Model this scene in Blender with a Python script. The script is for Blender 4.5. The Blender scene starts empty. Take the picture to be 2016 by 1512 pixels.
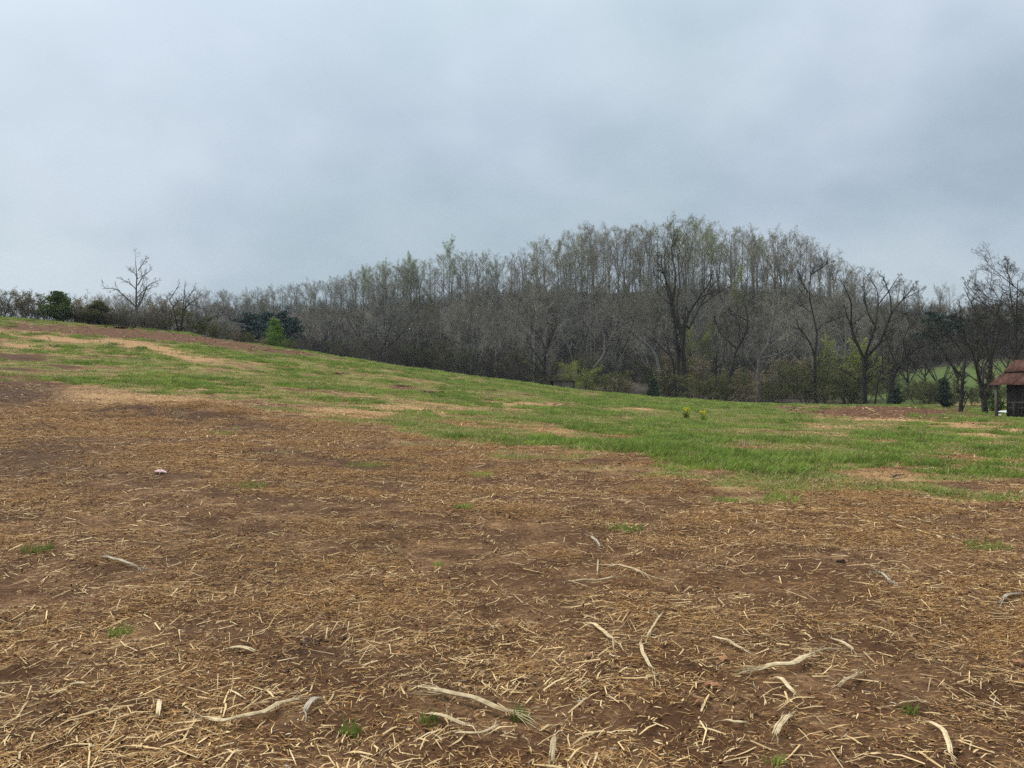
import bpy, math, random
import numpy as np
from mathutils import Vector

# ------------------------------------------------------------------ camera, sky, sun, exposure
SC = bpy.context.scene
COL = SC.collection
F, CU, HV, CZ = 1523.0, 1008.0, 772.0, 1.6      # photo focal length (px), centre column, horizon row, eye height (m)

cam_data = bpy.data.cameras.new('camera')
cam = bpy.data.objects.new('camera', cam_data); COL.objects.link(cam)
cam.location = (0, 0, CZ); cam.rotation_euler = (math.radians(90), 0, 0)
cam_data.sensor_width = 36.0; cam_data.lens = F / 2016 * 36.0
cam_data.shift_y = (HV - 756.0) / 2016
cam_data.clip_start = 0.05; cam_data.clip_end = 5000
SC.camera = cam

SUN_B, SUN_E = math.radians(-58), math.radians(46)        # bearing from +Y towards +X, elevation
SUN_DIR = (math.sin(SUN_B)*math.cos(SUN_E), math.cos(SUN_B)*math.cos(SUN_E), math.sin(SUN_E))
world = bpy.data.worlds.new('World'); SC.world = world; world.use_nodes = True
nt = world.node_tree; nt.nodes.clear()
def wn(t, **kw):
    n = nt.nodes.new(t)
    for k, v in kw.items(): setattr(n, k, v)
    return n
def wm(op, a, b=None, c=None):
    n = wn('ShaderNodeMath', operation=op)
    for i, s in enumerate((a, b, c)):
        if s is None: continue
        if isinstance(s, (int, float)): n.inputs[i].default_value = s
        else: nt.links.new(s, n.inputs[i])
    return n.outputs[0]
def wmix(f, a, b):
    n = wn('ShaderNodeMix', data_type='RGBA')
    for s, i in ((f, 0), (a, 6), (b, 7)):
        if isinstance(s, (int, float)): n.inputs[i].default_value = s
        elif isinstance(s, tuple): n.inputs[i].default_value = (*s, 1)
        else: nt.links.new(s, n.inputs[i])
    return n.outputs[2]
tc = wn('ShaderNodeTexCoord')
sep = wn('ShaderNodeSeparateXYZ'); nt.links.new(tc.outputs['Generated'], sep.inputs[0])
X, Y, Z = sep.outputs
zc = wm('ADD', wm('MAXIMUM', Z, 0.0), 0.42)
cmb = wn('ShaderNodeCombineXYZ')
nt.links.new(wm('DIVIDE', X, zc), cmb.inputs[0]); nt.links.new(wm('DIVIDE', Y, zc), cmb.inputs[1])
def wnoise(scale, detail, off, rough=0.5):
    m = wn('ShaderNodeMapping'); m.inputs['Location'].default_value = off
    nt.links.new(cmb.outputs[0], m.inputs[0])
    n = wn('ShaderNodeTexNoise'); n.inputs['Scale'].default_value = scale
    n.inputs['Detail'].default_value = detail; n.inputs['Roughness'].default_value = rough
    nt.links.new(m.outputs[0], n.inputs['Vector'])
    return n.outputs['Fac']
def wsmooth(v, lo, hi):
    n = wn('ShaderNodeMapRange', interpolation_type='SMOOTHSTEP')
    n.inputs[1].default_value = lo; n.inputs[2].default_value = hi
    nt.links.new(v, n.inputs[0]); return n.outputs[0]
big = wsmooth(wnoise(1.25, 3.5, (2.2, 0.9, 0), 0.55), 0.38, 0.62)
fine = wsmooth(wnoise(3.3, 5, (7.1, 3.3, 2), 0.55), 0.3, 0.72)
hue = wsmooth(wnoise(1.7, 2, (1.1, 8.3, 5)), 0.35, 0.65)
c_dark = wmix(hue, (0.315, 0.408, 0.495), (0.335, 0.447, 0.515))
c_lite = wmix(hue, (0.535, 0.615, 0.715), (0.560, 0.650, 0.710))
cloud = wmix(wm('MULTIPLY_ADD', fine, 0.40, wm('MULTIPLY', big, 0.60)), c_dark, c_lite)
dot = wm('ADD', wm('ADD', wm('MULTIPLY', X, SUN_DIR[0]), wm('MULTIPLY', Y, SUN_DIR[1])), wm('MULTIPLY', Z, SUN_DIR[2]))
glow = wm('POWER', wm('MAXIMUM', dot, 0.0), 4.0)
cloud = wmix(wm('MULTIPLY', glow, 0.8), cloud, (0.80, 0.89, 1.00))
zp = wm('MAXIMUM', Z, 0.0)
lift = wm('MULTIPLY_ADD', wm('POWER', zp, 3.0), 1.5, wm('MULTIPLY_ADD', zp, 0.22, 0.735))   # overcast deck brightens to the zenith
cloud = wmix(wm('MULTIPLY', wm('POWER', zp, 2.2), 0.75), cloud, (0.66, 0.69, 0.72))
vs = wn('ShaderNodeVectorMath', operation='SCALE'); nt.links.new(cloud, vs.inputs[0])
nt.links.new(wm('MULTIPLY', lift, 8.8), vs.inputs['Scale'])
sky = wn('ShaderNodeTexSky', sky_type='NISHITA'); sky.sun_disc = False
sky.sun_elevation = SUN_E; sky.sun_rotation = SUN_B % (2*math.pi); sky.dust_density = 3.0
final = wmix(0.94, sky.outputs[0], vs.outputs[0])            # thin blue air behind an overcast deck
bg = wn('ShaderNodeBackground'); bg.inputs[1].default_value = 0.1
nt.links.new(final, bg.inputs[0])
wo = wn('ShaderNodeOutputWorld'); nt.links.new(bg.outputs[0], wo.inputs[0])

sun_data = bpy.data.lights.new('sun', 'SUN'); sun_data.energy = 1.5; sun_data.angle = math.radians(24)
sun_data.color = (1.0, 0.92, 0.80)
sun = bpy.data.objects.new('sun', sun_data); COL.objects.link(sun)
sun.rotation_euler = Vector(SUN_DIR).to_track_quat('Z', 'Y').to_euler(); sun.location = (-60, 40, 80)
vw = SC.view_settings
vw.view_transform = 'Standard'; vw.look = 'None'; vw.exposure = 0.6; vw.gamma = 1.0; vw.use_curve_mapping = False
SC.render.engine = 'CYCLES'
SC.cycles.max_bounces = 6; SC.cycles.diffuse_bounces = 3; SC.cycles.glossy_bounces = 2
SC.cycles.volume_bounces = 0; SC.cycles.transparent_max_bounces = 8; SC.cycles.caustics_reflective = False
SC.cycles.use_denoising = False; SC.cycles.use_adaptive_sampling = False
SC.cycles.denoiser = 'OPENIMAGEDENOISE'; SC.cycles.denoising_input_passes = 'RGB_ALBEDO_NORMAL'; SC.cycles.denoising_prefilter = 'NONE'

# ------------------------------------------------------------------ helpers: noise, projection, mesh
RNG = np.random.default_rng(11)
random.seed(4)
def hash2(i, j, seed):
    n = (i.astype(np.int64)*374761393 + j.astype(np.int64)*668265263 + seed*982451653) & 0x7fffffff
    n = ((n ^ (n >> 13)) * 1274126177) & 0x7fffffff
    n = (n ^ (n >> 16)) & 0xffff
    return n / 65535.0
def vnoise(x, y, seed=0):
    x = np.asarray(x, float); y = np.asarray(y, float)
    i = np.floor(x); j = np.floor(y); fx = x-i; fy = y-j
    fx = fx*fx*(3-2*fx); fy = fy*fy*(3-2*fy)
    a = hash2(i, j, seed); b = hash2(i+1, j, seed); c = hash2(i, j+1, seed); d = hash2(i+1, j+1, seed)
    return (a*(1-fx)+b*fx)*(1-fy) + (c*(1-fx)+d*fx)*fy
def fbm(x, y, seed=0, o=3):
    s = 0; a = 0.5; t = 0
    for k in range(o):
        s = s + a*vnoise(x*2**k, y*2**k, seed+k*17); t += a; a *= 0.5
    return s/t
def sstep(a, b, x):
    t = np.clip((np.asarray(x, float)-a)/(b-a), 0, 1); return t*t*(3-2*t)
def px(u, v, d):
    return np.array([(u-CU)/F*d, d, CZ+(HV-v)/F*d])
def normed(a):
    return a/np.maximum(np.linalg.norm(a, axis=-1, keepdims=True), 1e-9)

def mesh_np(name, verts, quads=None, tris=None, smooth=False):
    me = bpy.data.meshes.new(name)
    verts = np.ascontiguousarray(verts, np.float32)
    loops = []; starts = []; n = 0
    if quads is not None and len(quads):
        quads = np.asarray(quads, np.int32); loops.append(quads.ravel()); starts.append(np.arange(len(quads))*4); n = len(quads)*4
    if tris is not None and len(tris):
        tris = np.asarray(tris, np.int32); loops.append(tris.ravel()); starts.append(n+np.arange(len(tris))*3)
    me.vertices.add(len(verts)); me.vertices.foreach_set('co', verts.ravel())
    if loops:
        loops = np.concatenate(loops).astype(np.int32); starts = np.concatenate(starts).astype(np.int32)
        me.loops.add(len(loops)); me.loops.foreach_set('vertex_index', loops)
        me.polygons.add(len(starts)); me.polygons.foreach_set('loop_start', starts)
        if smooth: me.polygons.foreach_set('use_smooth', np.ones(len(starts), bool))
        me.update(calc_edges=True)
    return me
def link(name, data, parent=None, mat=None):
    o = bpy.data.objects.new(name, data); COL.objects.link(o)
    if parent is not None: o.parent = parent
    if mat is not None and data is not None and not data.materials: data.materials.append(mat)
    return o
def tag(o, label=None, cat=None, group=None, kind=None):
    if label: o['label'] = label
    if cat: o['category'] = cat
    if group: o['group'] = group
    if kind: o['kind'] = kind
    return o
def thing(name, label, cat, loc=(0, 0, 0), rz=0, group=None, scale=1):
    o = link(name, None); o.location = loc; o.rotation_euler = (0, 0, rz)
    o.scale = (scale,)*3 if isinstance(scale, (int, float)) else scale
    o.empty_display_size = 0.3
    return tag(o, label, cat, group)

class MB:                                   # collects vertices / quads / tris of ONE mesh
    def __init__(s): s.v = []; s.q = []; s.t = []; s.n = 0
    def add(s, v, q=None, t=None):
        v = np.asarray(v, float).reshape(-1, 3); s.v.append(v)
        if q is not None and len(q): s.q.append(np.asarray(q, int)+s.n)
        if t is not None and len(t): s.t.append(np.asarray(t, int)+s.n)
        s.n += len(v)
    def box(s, lo, hi, M=None):
        v = np.array([[x, y, z] for z in (lo[2], hi[2]) for y in (lo[1], hi[1]) for x in (lo[0], hi[0])], float)
        if M is not None: v = v @ np.asarray(M).T
        s.add(v, [[0,2,3,1],[4,5,7,6],[0,1,5,4],[2,6,7,3],[0,4,6,2],[1,3,7,5]])
    def tube(s, P, R, sides=6, rng=RNG):
        P = np.asarray(P, float); R = np.asarray(R, float)
        if P.ndim == 2: P = P[None]; R = R[None]
        if not len(P): return
        M, K, _ = P.shape
        T = normed(np.gradient(P, axis=1))
        ref = normed(rng.normal(size=(M, 1, 3)))
        N = normed(ref - (ref*T).sum(-1, keepdims=True)*T)
        B = np.cross(T, N)
        a = np.arange(sides)/sides*2*np.pi
        ring = P[:, :, None] + R[:, :, None, None]*(np.cos(a)[:, None]*N[:, :, None] + np.sin(a)[:, None]*B[:, :, None])
        base = (np.arange(M)*K*sides)[:, None, None] + (np.arange(K-1)*sides)[None, :, None]
        k = np.arange(sides)[None, None]; k2 = (k+1) % sides
        q = np.stack([base+k, base+k2, base+sides+k2, base+sides+k], -1).reshape(-1, 4)
        s.add(ring.reshape(-1, 3), q)
    def mesh(s, name, smooth=False):
        v = np.concatenate(s.v) if s.v else np.zeros((0, 3))
        return mesh_np(name, v, np.concatenate(s.q) if s.q else None, np.concatenate(s.t) if s.t else None, smooth)
    def build(s, name, mat, parent=None, smooth=False):
        return link(name, s.mesh(name, smooth), parent, mat)

# ------------------------------------------------------------------ materials
def new_mat(name):
    m = bpy.data.materials.new(name); m.use_nodes = True
    return m, m.node_tree, m.node_tree.nodes['Principled BSDF']
def NT(nt_):
    def mk(t, **kw):
        n = nt_.nodes.new(t)
        for k, v in kw.items(): setattr(n, k, v)
        return n
    def setin(sock, s):
        if isinstance(s, (int, float)): sock.default_value = s
        elif isinstance(s, (tuple, list)): sock.default_value = (*s, 1) if len(s) == 3 and sock.type == 'RGBA' else s
        else: nt_.links.new(s, sock)
    def mix(f, a, b):
        n = mk('ShaderNodeMix', data_type='RGBA'); setin(n.inputs[0], f); setin(n.inputs[6], a); setin(n.inputs[7], b); return n.outputs[2]
    def math_(op, a, b=0.0, c=None):
        n = mk('ShaderNodeMath', operation=op); setin(n.inputs[0], a); setin(n.inputs[1], b)
        if c is not None: setin(n.inputs[2], c)
        return n.outputs[0]
    def noise(vec, scale, detail=3, rough=0.55):
        n = mk('ShaderNodeTexNoise'); nt_.links.new(vec, n.inputs['Vector'])
        n.inputs['Scale'].default_value = scale; n.inputs['Detail'].default_value = detail; n.inputs['Roughness'].default_value = rough
        return n.outputs['Fac']
    def smooth(v, lo, hi):
        n = mk('ShaderNodeMapRange', interpolation_type='SMOOTHSTEP'); setin(n.inputs[0], v)
        n.inputs[1].default_value = lo; n.inputs[2].default_value = hi; return n.outputs[0]
    return mk, setin, mix, math_, noise, smooth
def simple_mat(name, c1, c2, scale=4.0, rough=0.85, rand=0.0, c3=None, translucent=0.0, coords='Object', bump=0.0, spec=0.2):
    m, t, b = new_mat(name); mk, setin, mix, math_, noise, smooth = NT(t)
    tcn = mk('ShaderNodeTexCoord')
    n = noise(tcn.outputs[coords], scale, 4)
    col = mix(smooth(n, 0.3, 0.7), c1, c2)
    if c3 is not None:
        oi = mk('ShaderNodeObjectInfo'); col = mix(math_('MULTIPLY', oi.outputs['Random'], 0.8), col, c3)
    if rand:
        oi = mk('ShaderNodeObjectInfo')
        hsv = mk('ShaderNodeHueSaturation'); setin(hsv.inputs['Color'], col)
        setin(hsv.inputs['Value'], math_('MULTIPLY_ADD', oi.outputs['Random'], 2*rand, 1-rand)); col = hsv.outputs[0]
    setin(b.inputs['Base Color'], col); b.inputs['Roughness'].default_value = rough
    b.inputs['Specular IOR Level'].default_value = spec
    if translucent:
        tr = mk('ShaderNodeBsdfTranslucent'); setin(tr.inputs[0], col)
        ms = mk('ShaderNodeMixShader'); ms.inputs[0].default_value = translucent
        t.links.new(b.outputs[0], ms.inputs[1]); t.links.new(tr.outputs[0], ms.inputs[2])
        t.links.new(ms.outputs[0], t.nodes['Material Output'].inputs[0])
    if bump:
        bn = mk('ShaderNodeBump'); bn.inputs['Strength'].default_value = bump; setin(bn.inputs['Height'], n)
        t.links.new(bn.outputs[0], b.inputs['Normal'])
    return m
def attr_mat(name, rough=0.75, translucent=0.0):
    m, t, b = new_mat(name); mk, setin, mix, math_, noise, smooth = NT(t)
    a = mk('ShaderNodeAttribute', attribute_name='col')
    setin(b.inputs['Base Color'], a.outputs['Color']); b.inputs['Roughness'].default_value = rough
    b.inputs['Specular IOR Level'].default_value = 0.1
    return m

M = {}
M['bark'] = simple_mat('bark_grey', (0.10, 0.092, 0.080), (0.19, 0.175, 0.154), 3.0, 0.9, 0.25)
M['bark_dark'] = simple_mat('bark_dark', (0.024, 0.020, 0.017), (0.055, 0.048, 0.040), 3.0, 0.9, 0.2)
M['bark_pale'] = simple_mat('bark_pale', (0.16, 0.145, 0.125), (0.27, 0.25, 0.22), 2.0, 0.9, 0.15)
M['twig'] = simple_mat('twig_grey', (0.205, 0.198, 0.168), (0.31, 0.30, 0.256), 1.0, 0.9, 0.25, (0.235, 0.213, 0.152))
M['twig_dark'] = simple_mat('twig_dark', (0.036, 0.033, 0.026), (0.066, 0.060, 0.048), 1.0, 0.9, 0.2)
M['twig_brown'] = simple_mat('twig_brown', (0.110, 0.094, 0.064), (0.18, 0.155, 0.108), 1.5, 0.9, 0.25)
M['leaf_pale'] = simple_mat('leaf_pale', (0.22, 0.28, 0.10), (0.34, 0.40, 0.19), 0.6, 0.7, 0.12, translucent=0.35)
M['leaf_yellow'] = simple_mat('leaf_yellow', (0.17, 0.20, 0.035), (0.28, 0.30, 0.07), 0.6, 0.7, 0.15, translucent=0.35)
M['leaf_olive'] = simple_mat('leaf_olive', (0.075, 0.085, 0.028), (0.13, 0.135, 0.045), 0.8, 0.75, 0.2, translucent=0.3)
M['bud_tan'] = simple_mat('bud_tan', (0.17, 0.13, 0.075), (0.27, 0.22, 0.14), 0.8, 0.75, 0.2, translucent=0.25)
M['leaf_green'] = simple_mat('leaf_green', (0.10, 0.19, 0.025), (0.17, 0.27, 0.045), 1.2, 0.7, 0.12, translucent=0.3)
M['needle'] = simple_mat('needle_dark', (0.017, 0.034, 0.020), (0.040, 0.066, 0.036), 0.9, 0.7, 0.15)
M['needle_blue'] = simple_mat('needle_blue', (0.026, 0.052, 0.044), (0.055, 0.090, 0.072), 0.9, 0.7, 0.1)
M['needle_cedar'] = simple_mat('needle_cedar', (0.055, 0.095, 0.022), (0.12, 0.18, 0.04), 0.9, 0.7, 0.1)
M['dry_grass'] = simple_mat('dry_grass', (0.30, 0.215, 0.115), (0.46, 0.36, 0.20), 5, 0.8, 0.1)
M['stalk'] = simple_mat('dry_stalk', (0.42, 0.31, 0.165), (0.66, 0.53, 0.33), 22, 0.7, 0.2, bump=0.15)
M['stalk_grey'] = simple_mat('dry_stalk_grey', (0.30, 0.25, 0.185), (0.52, 0.45, 0.34), 22, 0.75, 0.15)
M['stick'] = simple_mat('black_stick', (0.012, 0.011, 0.010), (0.03, 0.027, 0.024), 10, 0.6)
M['brown_leaf'] = simple_mat('brown_leaf', (0.26, 0.115, 0.05), (0.42, 0.23, 0.125), 15, 0.7, 0.2)
M['pink'] = simple_mat('pink_plastic', (0.50, 0.27, 0.27), (0.68, 0.50, 0.49), 14, 0.45)
M['white'] = simple_mat('white_scrap', (0.66, 0.66, 0.64), (0.80, 0.80, 0.78), 8, 0.6)
M['flower'] = simple_mat('yellow_flower', (0.72, 0.56, 0.02), (0.80, 0.68, 0.05), 8, 0.6, translucent=0.3)
M['clod'] = simple_mat('soil_clod', (0.045, 0.026, 0.016), (0.095, 0.055, 0.034), 6, 0.95, 0.1, bump=0.5)
M['straw'] = attr_mat('straw_litter', 0.72)

def blade_mat(name, c1, c2, c3):
    m, t, b = new_mat(name); mk, setin, mix, math_, noise, smooth = NT(t)
    g = mk('ShaderNodeNewGeometry'); oi = mk('ShaderNodeObjectInfo')
    n = noise(g.outputs['Position'], 0.33, 4, 0.6)
    n2 = noise(g.outputs['Position'], 2.2, 2)
    col = mix(smooth(n, 0.34, 0.66), c1, c2)
    col = mix(math_('MULTIPLY', smooth(n2, 0.45, 0.8), 0.7), col, c3)
    hsv = mk('ShaderNodeHueSaturation'); setin(hsv.inputs['Color'], col)
    setin(hsv.inputs['Value'], math_('MULTIPLY_ADD', oi.outputs['Random'], 0.7, 0.65)); col = hsv.outputs[0]
    setin(b.inputs['Base Color'], col); b.inputs['Roughness'].default_value = 0.6; b.inputs['Specular IOR Level'].default_value = 0.25
    tr = mk('ShaderNodeBsdfTranslucent'); setin(tr.inputs[0], col)
    ms = mk('ShaderNodeMixShader'); ms.inputs[0].default_value = 0.3
    t.links.new(b.outputs[0], ms.inputs[1]); t.links.new(tr.outputs[0], ms.inputs[2])
    t.links.new(ms.outputs[0], t.nodes['Material Output'].inputs[0])
    return m
M['grass'] = blade_mat('field_grass', (0.172, 0.238, 0.042), (0.265, 0.290, 0.070), (0.42, 0.36, 0.14))
M['grass_rank'] = blade_mat('rank_grass', (0.155, 0.242, 0.036), (0.230, 0.305, 0.054), (0.31, 0.335, 0.085))

# ------------------------------------------------------------------ terrain: thin-plate surface through measured points
pts = []
def C(u, v, d): p = px(u, v, d); pts.append(p)
def A(x, y, z): pts.append(np.array([x, y, z], float))
for a in ((0, 0, 0), (6, 0, 0), (-6, 0, 0), (0, 7, 0.02), (4, 6, 0), (-4, 6, 0.05), (-12, -12, 0), (12, -12, -.1), (0, -40, -.5), (-50, -40, 1), (50, -40, -1),
          (-30, 4, .9), (-60, 10, 3.5), (-85, 45, 8.3), (-110, 100, 12.5), (30, 4, -.15), (60, 10, -.4), (80, 50, -.3), (90, 90, 1.0), (-200, 0, 10), (200, 0, 0),
          (0, -200, -3), (-200, 150, 15), (220, 120, 8)): A(*a)
for u, rows in {
    0: ((900, 13.5), (760, 32), (690, 51), (626, 75)),
    300: ((900, 15), (850, 20), (770, 34), (700, 55), (650, 76)),
    600: ((900, 16), (850, 21), (770, 39), (720, 58), (693, 78)),
    1000: ((950, 13.5), (875, 20.5), (800, 42), (765, 60), (751, 76)),
    1300: ((980, 11.6), (900, 17.5), (830, 37), (797, 60), (785, 78)),
    1600: ((980, 11.6), (920, 16.2), (830, 41), (806, 64), (798, 84)),
    2016: ((980, 11.7), (950, 13.8), (850, 33), (820, 56), (803, 80))}.items():
    for v, d in rows: C(u, v, d)
for u, rows in {
    0: ((100, 9.6), (160, 13), (300, 23)), 300: ((100, 8.0), (160, 11)), 600: ((102, 5.2), (150, 8)),
    800: ((100, 3.2), (140, 6), (210, 20)), 1000: ((97, 1.6), (130, 3.5), (185, 16)), 1300: ((98, .35), (122, 2.0), (172, 15)),
    1600: ((104, .1), (125, 2), (168, 13)), 1800: ((100, .7), (140, 6)), 2016: ((96, 1.3), )}.items():
    for d, z in rows: A((u-CU)/F*d, d, z)
C(1900, 786, 96); C(1900, 722, 128); C(2016, 716, 130)
RIDGE = np.array([(-200, 655, 345), (0, 648, 340), (250, 642, 335), (450, 640, 325), (600, 622, 310), (800, 614, 285), (1000, 582, 258), (1100, 574, 247),
                  (1200, 580, 238), (1300, 570, 230), (1450, 572, 222), (1600, 580, 214), (1700, 597, 209), (1800, 616, 203), (2016, 622, 190), (2250, 622, 180)], float)
for u, v, d in RIDGE:
    p = px(u, v, d); pts.append(p)
    q = px(u, v, d+70); pts.append(np.array([q[0], q[1], p[2]-9.0])); 
for a in ((0, 520, 12), (-300, 480, 12), (300, 450, 8), (450, 200, 10), (-450, 200, 18), (-350, -350, 5), (350, -350, 0), (0, -500, -4)): A(*a)
CP = np.array(pts)
def tps_phi(r2): return 0.5*r2*np.log(np.maximum(r2, 1e-6))
S_ = 0.01
_n = len(CP); _xy = CP[:, :2]*S_
_K = tps_phi(((_xy[:, None]-_xy[None])**2).sum(-1)) + np.eye(_n)*2e-5
_P = np.concatenate([np.ones((_n, 1)), _xy], 1)
_A = np.block([[_K, _P], [_P.T, np.zeros((3, 3))]])
_W = np.linalg.solve(_A, np.concatenate([CP[:, 2], np.zeros(3)]))
def tps(x, y):
    x = np.asarray(x, float).ravel(); y = np.asarray(y, float).ravel(); out = np.empty(len(x))
    for i in range(0, len(x), 20000):
        q = np.stack([x[i:i+20000], y[i:i+20000]], 1)*S_
        k = tps_phi(((q[:, None]-_xy[None])**2).sum(-1))
        out[i:i+20000] = k @ _W[:_n] + _W[_n] + q @ _W[_n+1:]
    return out
def proj(x, y, z):
    yy = np.maximum(y, 0.3)
    return CU+F*x/yy, HV-F*(z-CZ)/yy
# --- ground cover map, in photo rows/columns carried onto the terrain
B_U = [-900, 0, 110, 220, 400, 560, 700, 850, 950, 1100, 1290, 1330, 1420, 1500, 1620, 1750, 1900, 2016, 2900]
B_V = [735, 748, 752, 768, 778, 800, 826, 858, 884, 893, 900, 925, 958, 962, 952, 958, 962, 958, 940]
#         u     v     ru   rv  slope  kind strength
BLOBS = [(310, 688, 130, 10, .20, 't', .9), (110, 665, 120, 7, .12, 't', .7), (60, 682, 70, 6, .1, 't', .5), (480, 712, 80, 6, .1, 't', .4), (700, 812, 120, 9, .05, 't', .9),
         (830, 802, 170, 10, .02, 't', .95), (1050, 800, 120, 8, .02, 't', .8), (1230, 806, 110, 6, .03, 't', .55), (1000, 816, 50, 6, 0, 't', .7), (905, 835, 40, 6, 0, 't', .6),
         (1120, 848, 110, 8, .06, 't', .5), (1230, 866, 50, 14, .1, 't', .75), (1395, 905, 70, 12, .1, 't', .8), (1500, 925, 50, 8, .1, 't', .6), (1640, 842, 90, 7, .04, 't', .7),
         (1720, 872, 50, 5, 0, 't', .6), (1960, 850, 140, 14, .05, 't', .9), (1780, 838, 120, 8, .05, 't', .6), (1760, 930, 90, 8, .03, 't', .7), (1900, 900, 80, 6, .03, 't', .6),
         (1850, 893, 70, 10, .1, 'k', .6), (250, 790, 200, 26, .06, 't', .62), (640, 762, 40, 4, 0, 't', .35), (440, 758, 40, 8, .2, 't', .5), (330, 735, 60, 5, 0, 't', .45), (170, 760, 60, 6, 0, 't', .4),
         (60, 652, 120, 7, .08, 't', .7), (200, 656, 190, 9, .10, 'r', 1.2), (420, 673, 190, 10, .14, 'r', 1.25), (60, 646, 100, 7, .06, 'r', 1.0), (540, 684, 50, 5, .15, 'r', .8),
         (40, 706, 90, 8, .06, 'k', .8), (200, 702, 70, 4, .05, 'k', .45), (30, 728, 60, 5, .03, 'k', .7), (110, 722, 50, 5, .05, 'k', .7), (330, 728, 60, 4, .05, 'k', .5),
         (30, 775, 110, 28, .02, 'k', .85), (300, 812, 190, 16, .08, 'k', 1.0), (440, 828, 120, 12, .1, 'k', .8), (60, 880, 130, 70, 0, 'k', .6), (620, 900, 120, 18, .1, 'k', .5),
         (540, 955, 220, 30, .1, 'k', .45), (850, 775, 35, 6, .15, 'r', .9), (790, 760, 30, 5, .15, 'r', .8), (900, 768, 40, 4, .2, 'r', .6), (965, 772, 25, 4, 0, 'r', .6), (1040, 778, 50, 3, 0, 'r', .6),
         (1110, 797, 60, 5, 0, 'r', .6), (1730, 809, 190, 14, 0, 'r', 1.5), (1620, 808, 130, 10, .04, 'r', 1.2), (1880, 807, 90, 10, .05, 'r', 1.1), (1800, 822, 120, 5, .03, 'r', .7), (1640, 818, 80, 5, .05, 't', .8), (1960, 838, 120, 8, .06, 'r', .5), (1480, 798, 60, 3, 0, 'r', .5), (1990, 826, 60, 5, 0, 't', .5),
         (1720, 826, 190, 7, .03, 't', .9), (1880, 836, 150, 8, .03, 't', .9), (120, 1420, 130, 60, 0, 'k', .5), (600, 1290, 150, 60, 0, 'k', .75), (480, 1120, 200, 40, .1, 'k', .4), (820, 1330, 200, 50, 0, 'k', .35), (1850, 1300, 200, 60, .2, 'k', .3), (1700, 1180, 330, 26, .25, 'k', .25), (900, 1240, 200, 40, 0, 'k', .2)]
TUFTS = [(490, 957, 30, 8), (75, 1085, 24, 8), (1228, 1042, 30, 12), (1945, 1078, 34, 10), (238, 1250, 20, 10), (1425, 986, 26, 7), (1965, 984, 26, 8), (945, 936, 22, 7),
         (725, 916, 36, 9), (440, 853, 24, 7), (468, 842, 24, 5), (765, 857, 16, 5), (560, 890, 26, 5), (815, 918, 18, 6), (600, 884, 30, 6), (1330, 925, 50, 10), (1250, 960, 50, 8)]
def masks(x, y, z):
    u, v = proj(x, y, z)
    du = (fbm(x*0.45, y*0.45, 3)-.5)*90; dv = (fbm(x*0.35+9, y*0.35, 8)-.5)*52*np.clip(14/np.maximum(y, 4), .25, 1.2)*1.6
    bnd = np.interp(u+du, B_U, B_V)
    soft = 9+0.27*np.maximum(v-760, 0)
    g = sstep(soft, -soft, v+dv-bnd)
    t = np.zeros_like(u); k = np.zeros_like(u); r = np.zeros_like(u)
    uu = u+du*.5; vv = v+dv*.35
    for bu, bv, ru, rv, sl, kd, st in BLOBS:
        q = ((uu-bu)/ru)**2 + ((vv-bv-sl*(uu-bu))/rv)**2
        w = np.exp(-q*1.1)*st
        if kd == 't': t = np.maximum(t, w)
        elif kd == 'k': k = np.maximum(k, w)
        else: r = np.maximum(r, w)
    front = y > 1.0
    g = np.where(front, g, 0.0)
    far = sstep(86, 97, y - 6*np.sin(x*.05)*0 + 0*x)
    wood = np.where(front, far, 0.0)
    meadow = sstep(40, 52, x)*sstep(90, 96, y)*sstep(140, 126, y - (x-60)*.1) + 0.55*sstep(90, 96, y)*sstep(112, 100, y)*sstep(.45, .6, fbm(x*.06, y*.06, 31))
    tuft = np.zeros_like(u)
    for a, b_, c_, d_ in TUFTS: tuft = np.maximum(tuft, np.exp(-(((u-a)/c_)**2+((v-b_)/d_)**2)*1.3))
    t = np.where(front, t, 0); k = np.where(front, k, 0); r = np.where(front, r, 0)
    return u, v, g, t, k, r, wood, np.clip(meadow, 0, 1), tuft
def cover(x, y, mk):
    c = mk[2] - .95*mk[3] - 1.0*np.maximum(mk[4], mk[5]) + 1.5*(fbm(x*.16, y*.40, 5)-.56) + 2.0*(fbm(x*.75, y*1.3, 6, 2)-.54)
    c = c + .22*np.exp(-np.clip(mk[1]-np.interp(mk[0], B_U, B_V), 0, 999)/70)*(y > 5)
    c = c - 1.1*sstep(10, 150, mk[1]-np.interp(mk[0], B_U, B_V))*(y > 1)
    c = c - .20*sstep(1050, 500, mk[0]) + .12*np.exp(-((mk[0]-1250)/330)**2-((mk[1]-880)/55)**2)
    return np.where(mk[6] > .9, mk[7]-.2, c)
def micro(x, y):
    r = np.hypot(x, y)
    h = (fbm(x*.30, y*.30, 41, 2)-.5)*.16*sstep(2, 14, r)*sstep(140, 60, r)
    h = h + (fbm(x*1.1, y*1.1, 42, 2)-.5)*.075*sstep(60, 25, r)
    h = h + (fbm(x*4.0, y*4.0, 43, 2)-.5)*.045*sstep(24, 9, r)
    h = h + (vnoise(x*13, y*13, 44)-.5)*.022*sstep(11, 5, r)
    return h
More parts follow.
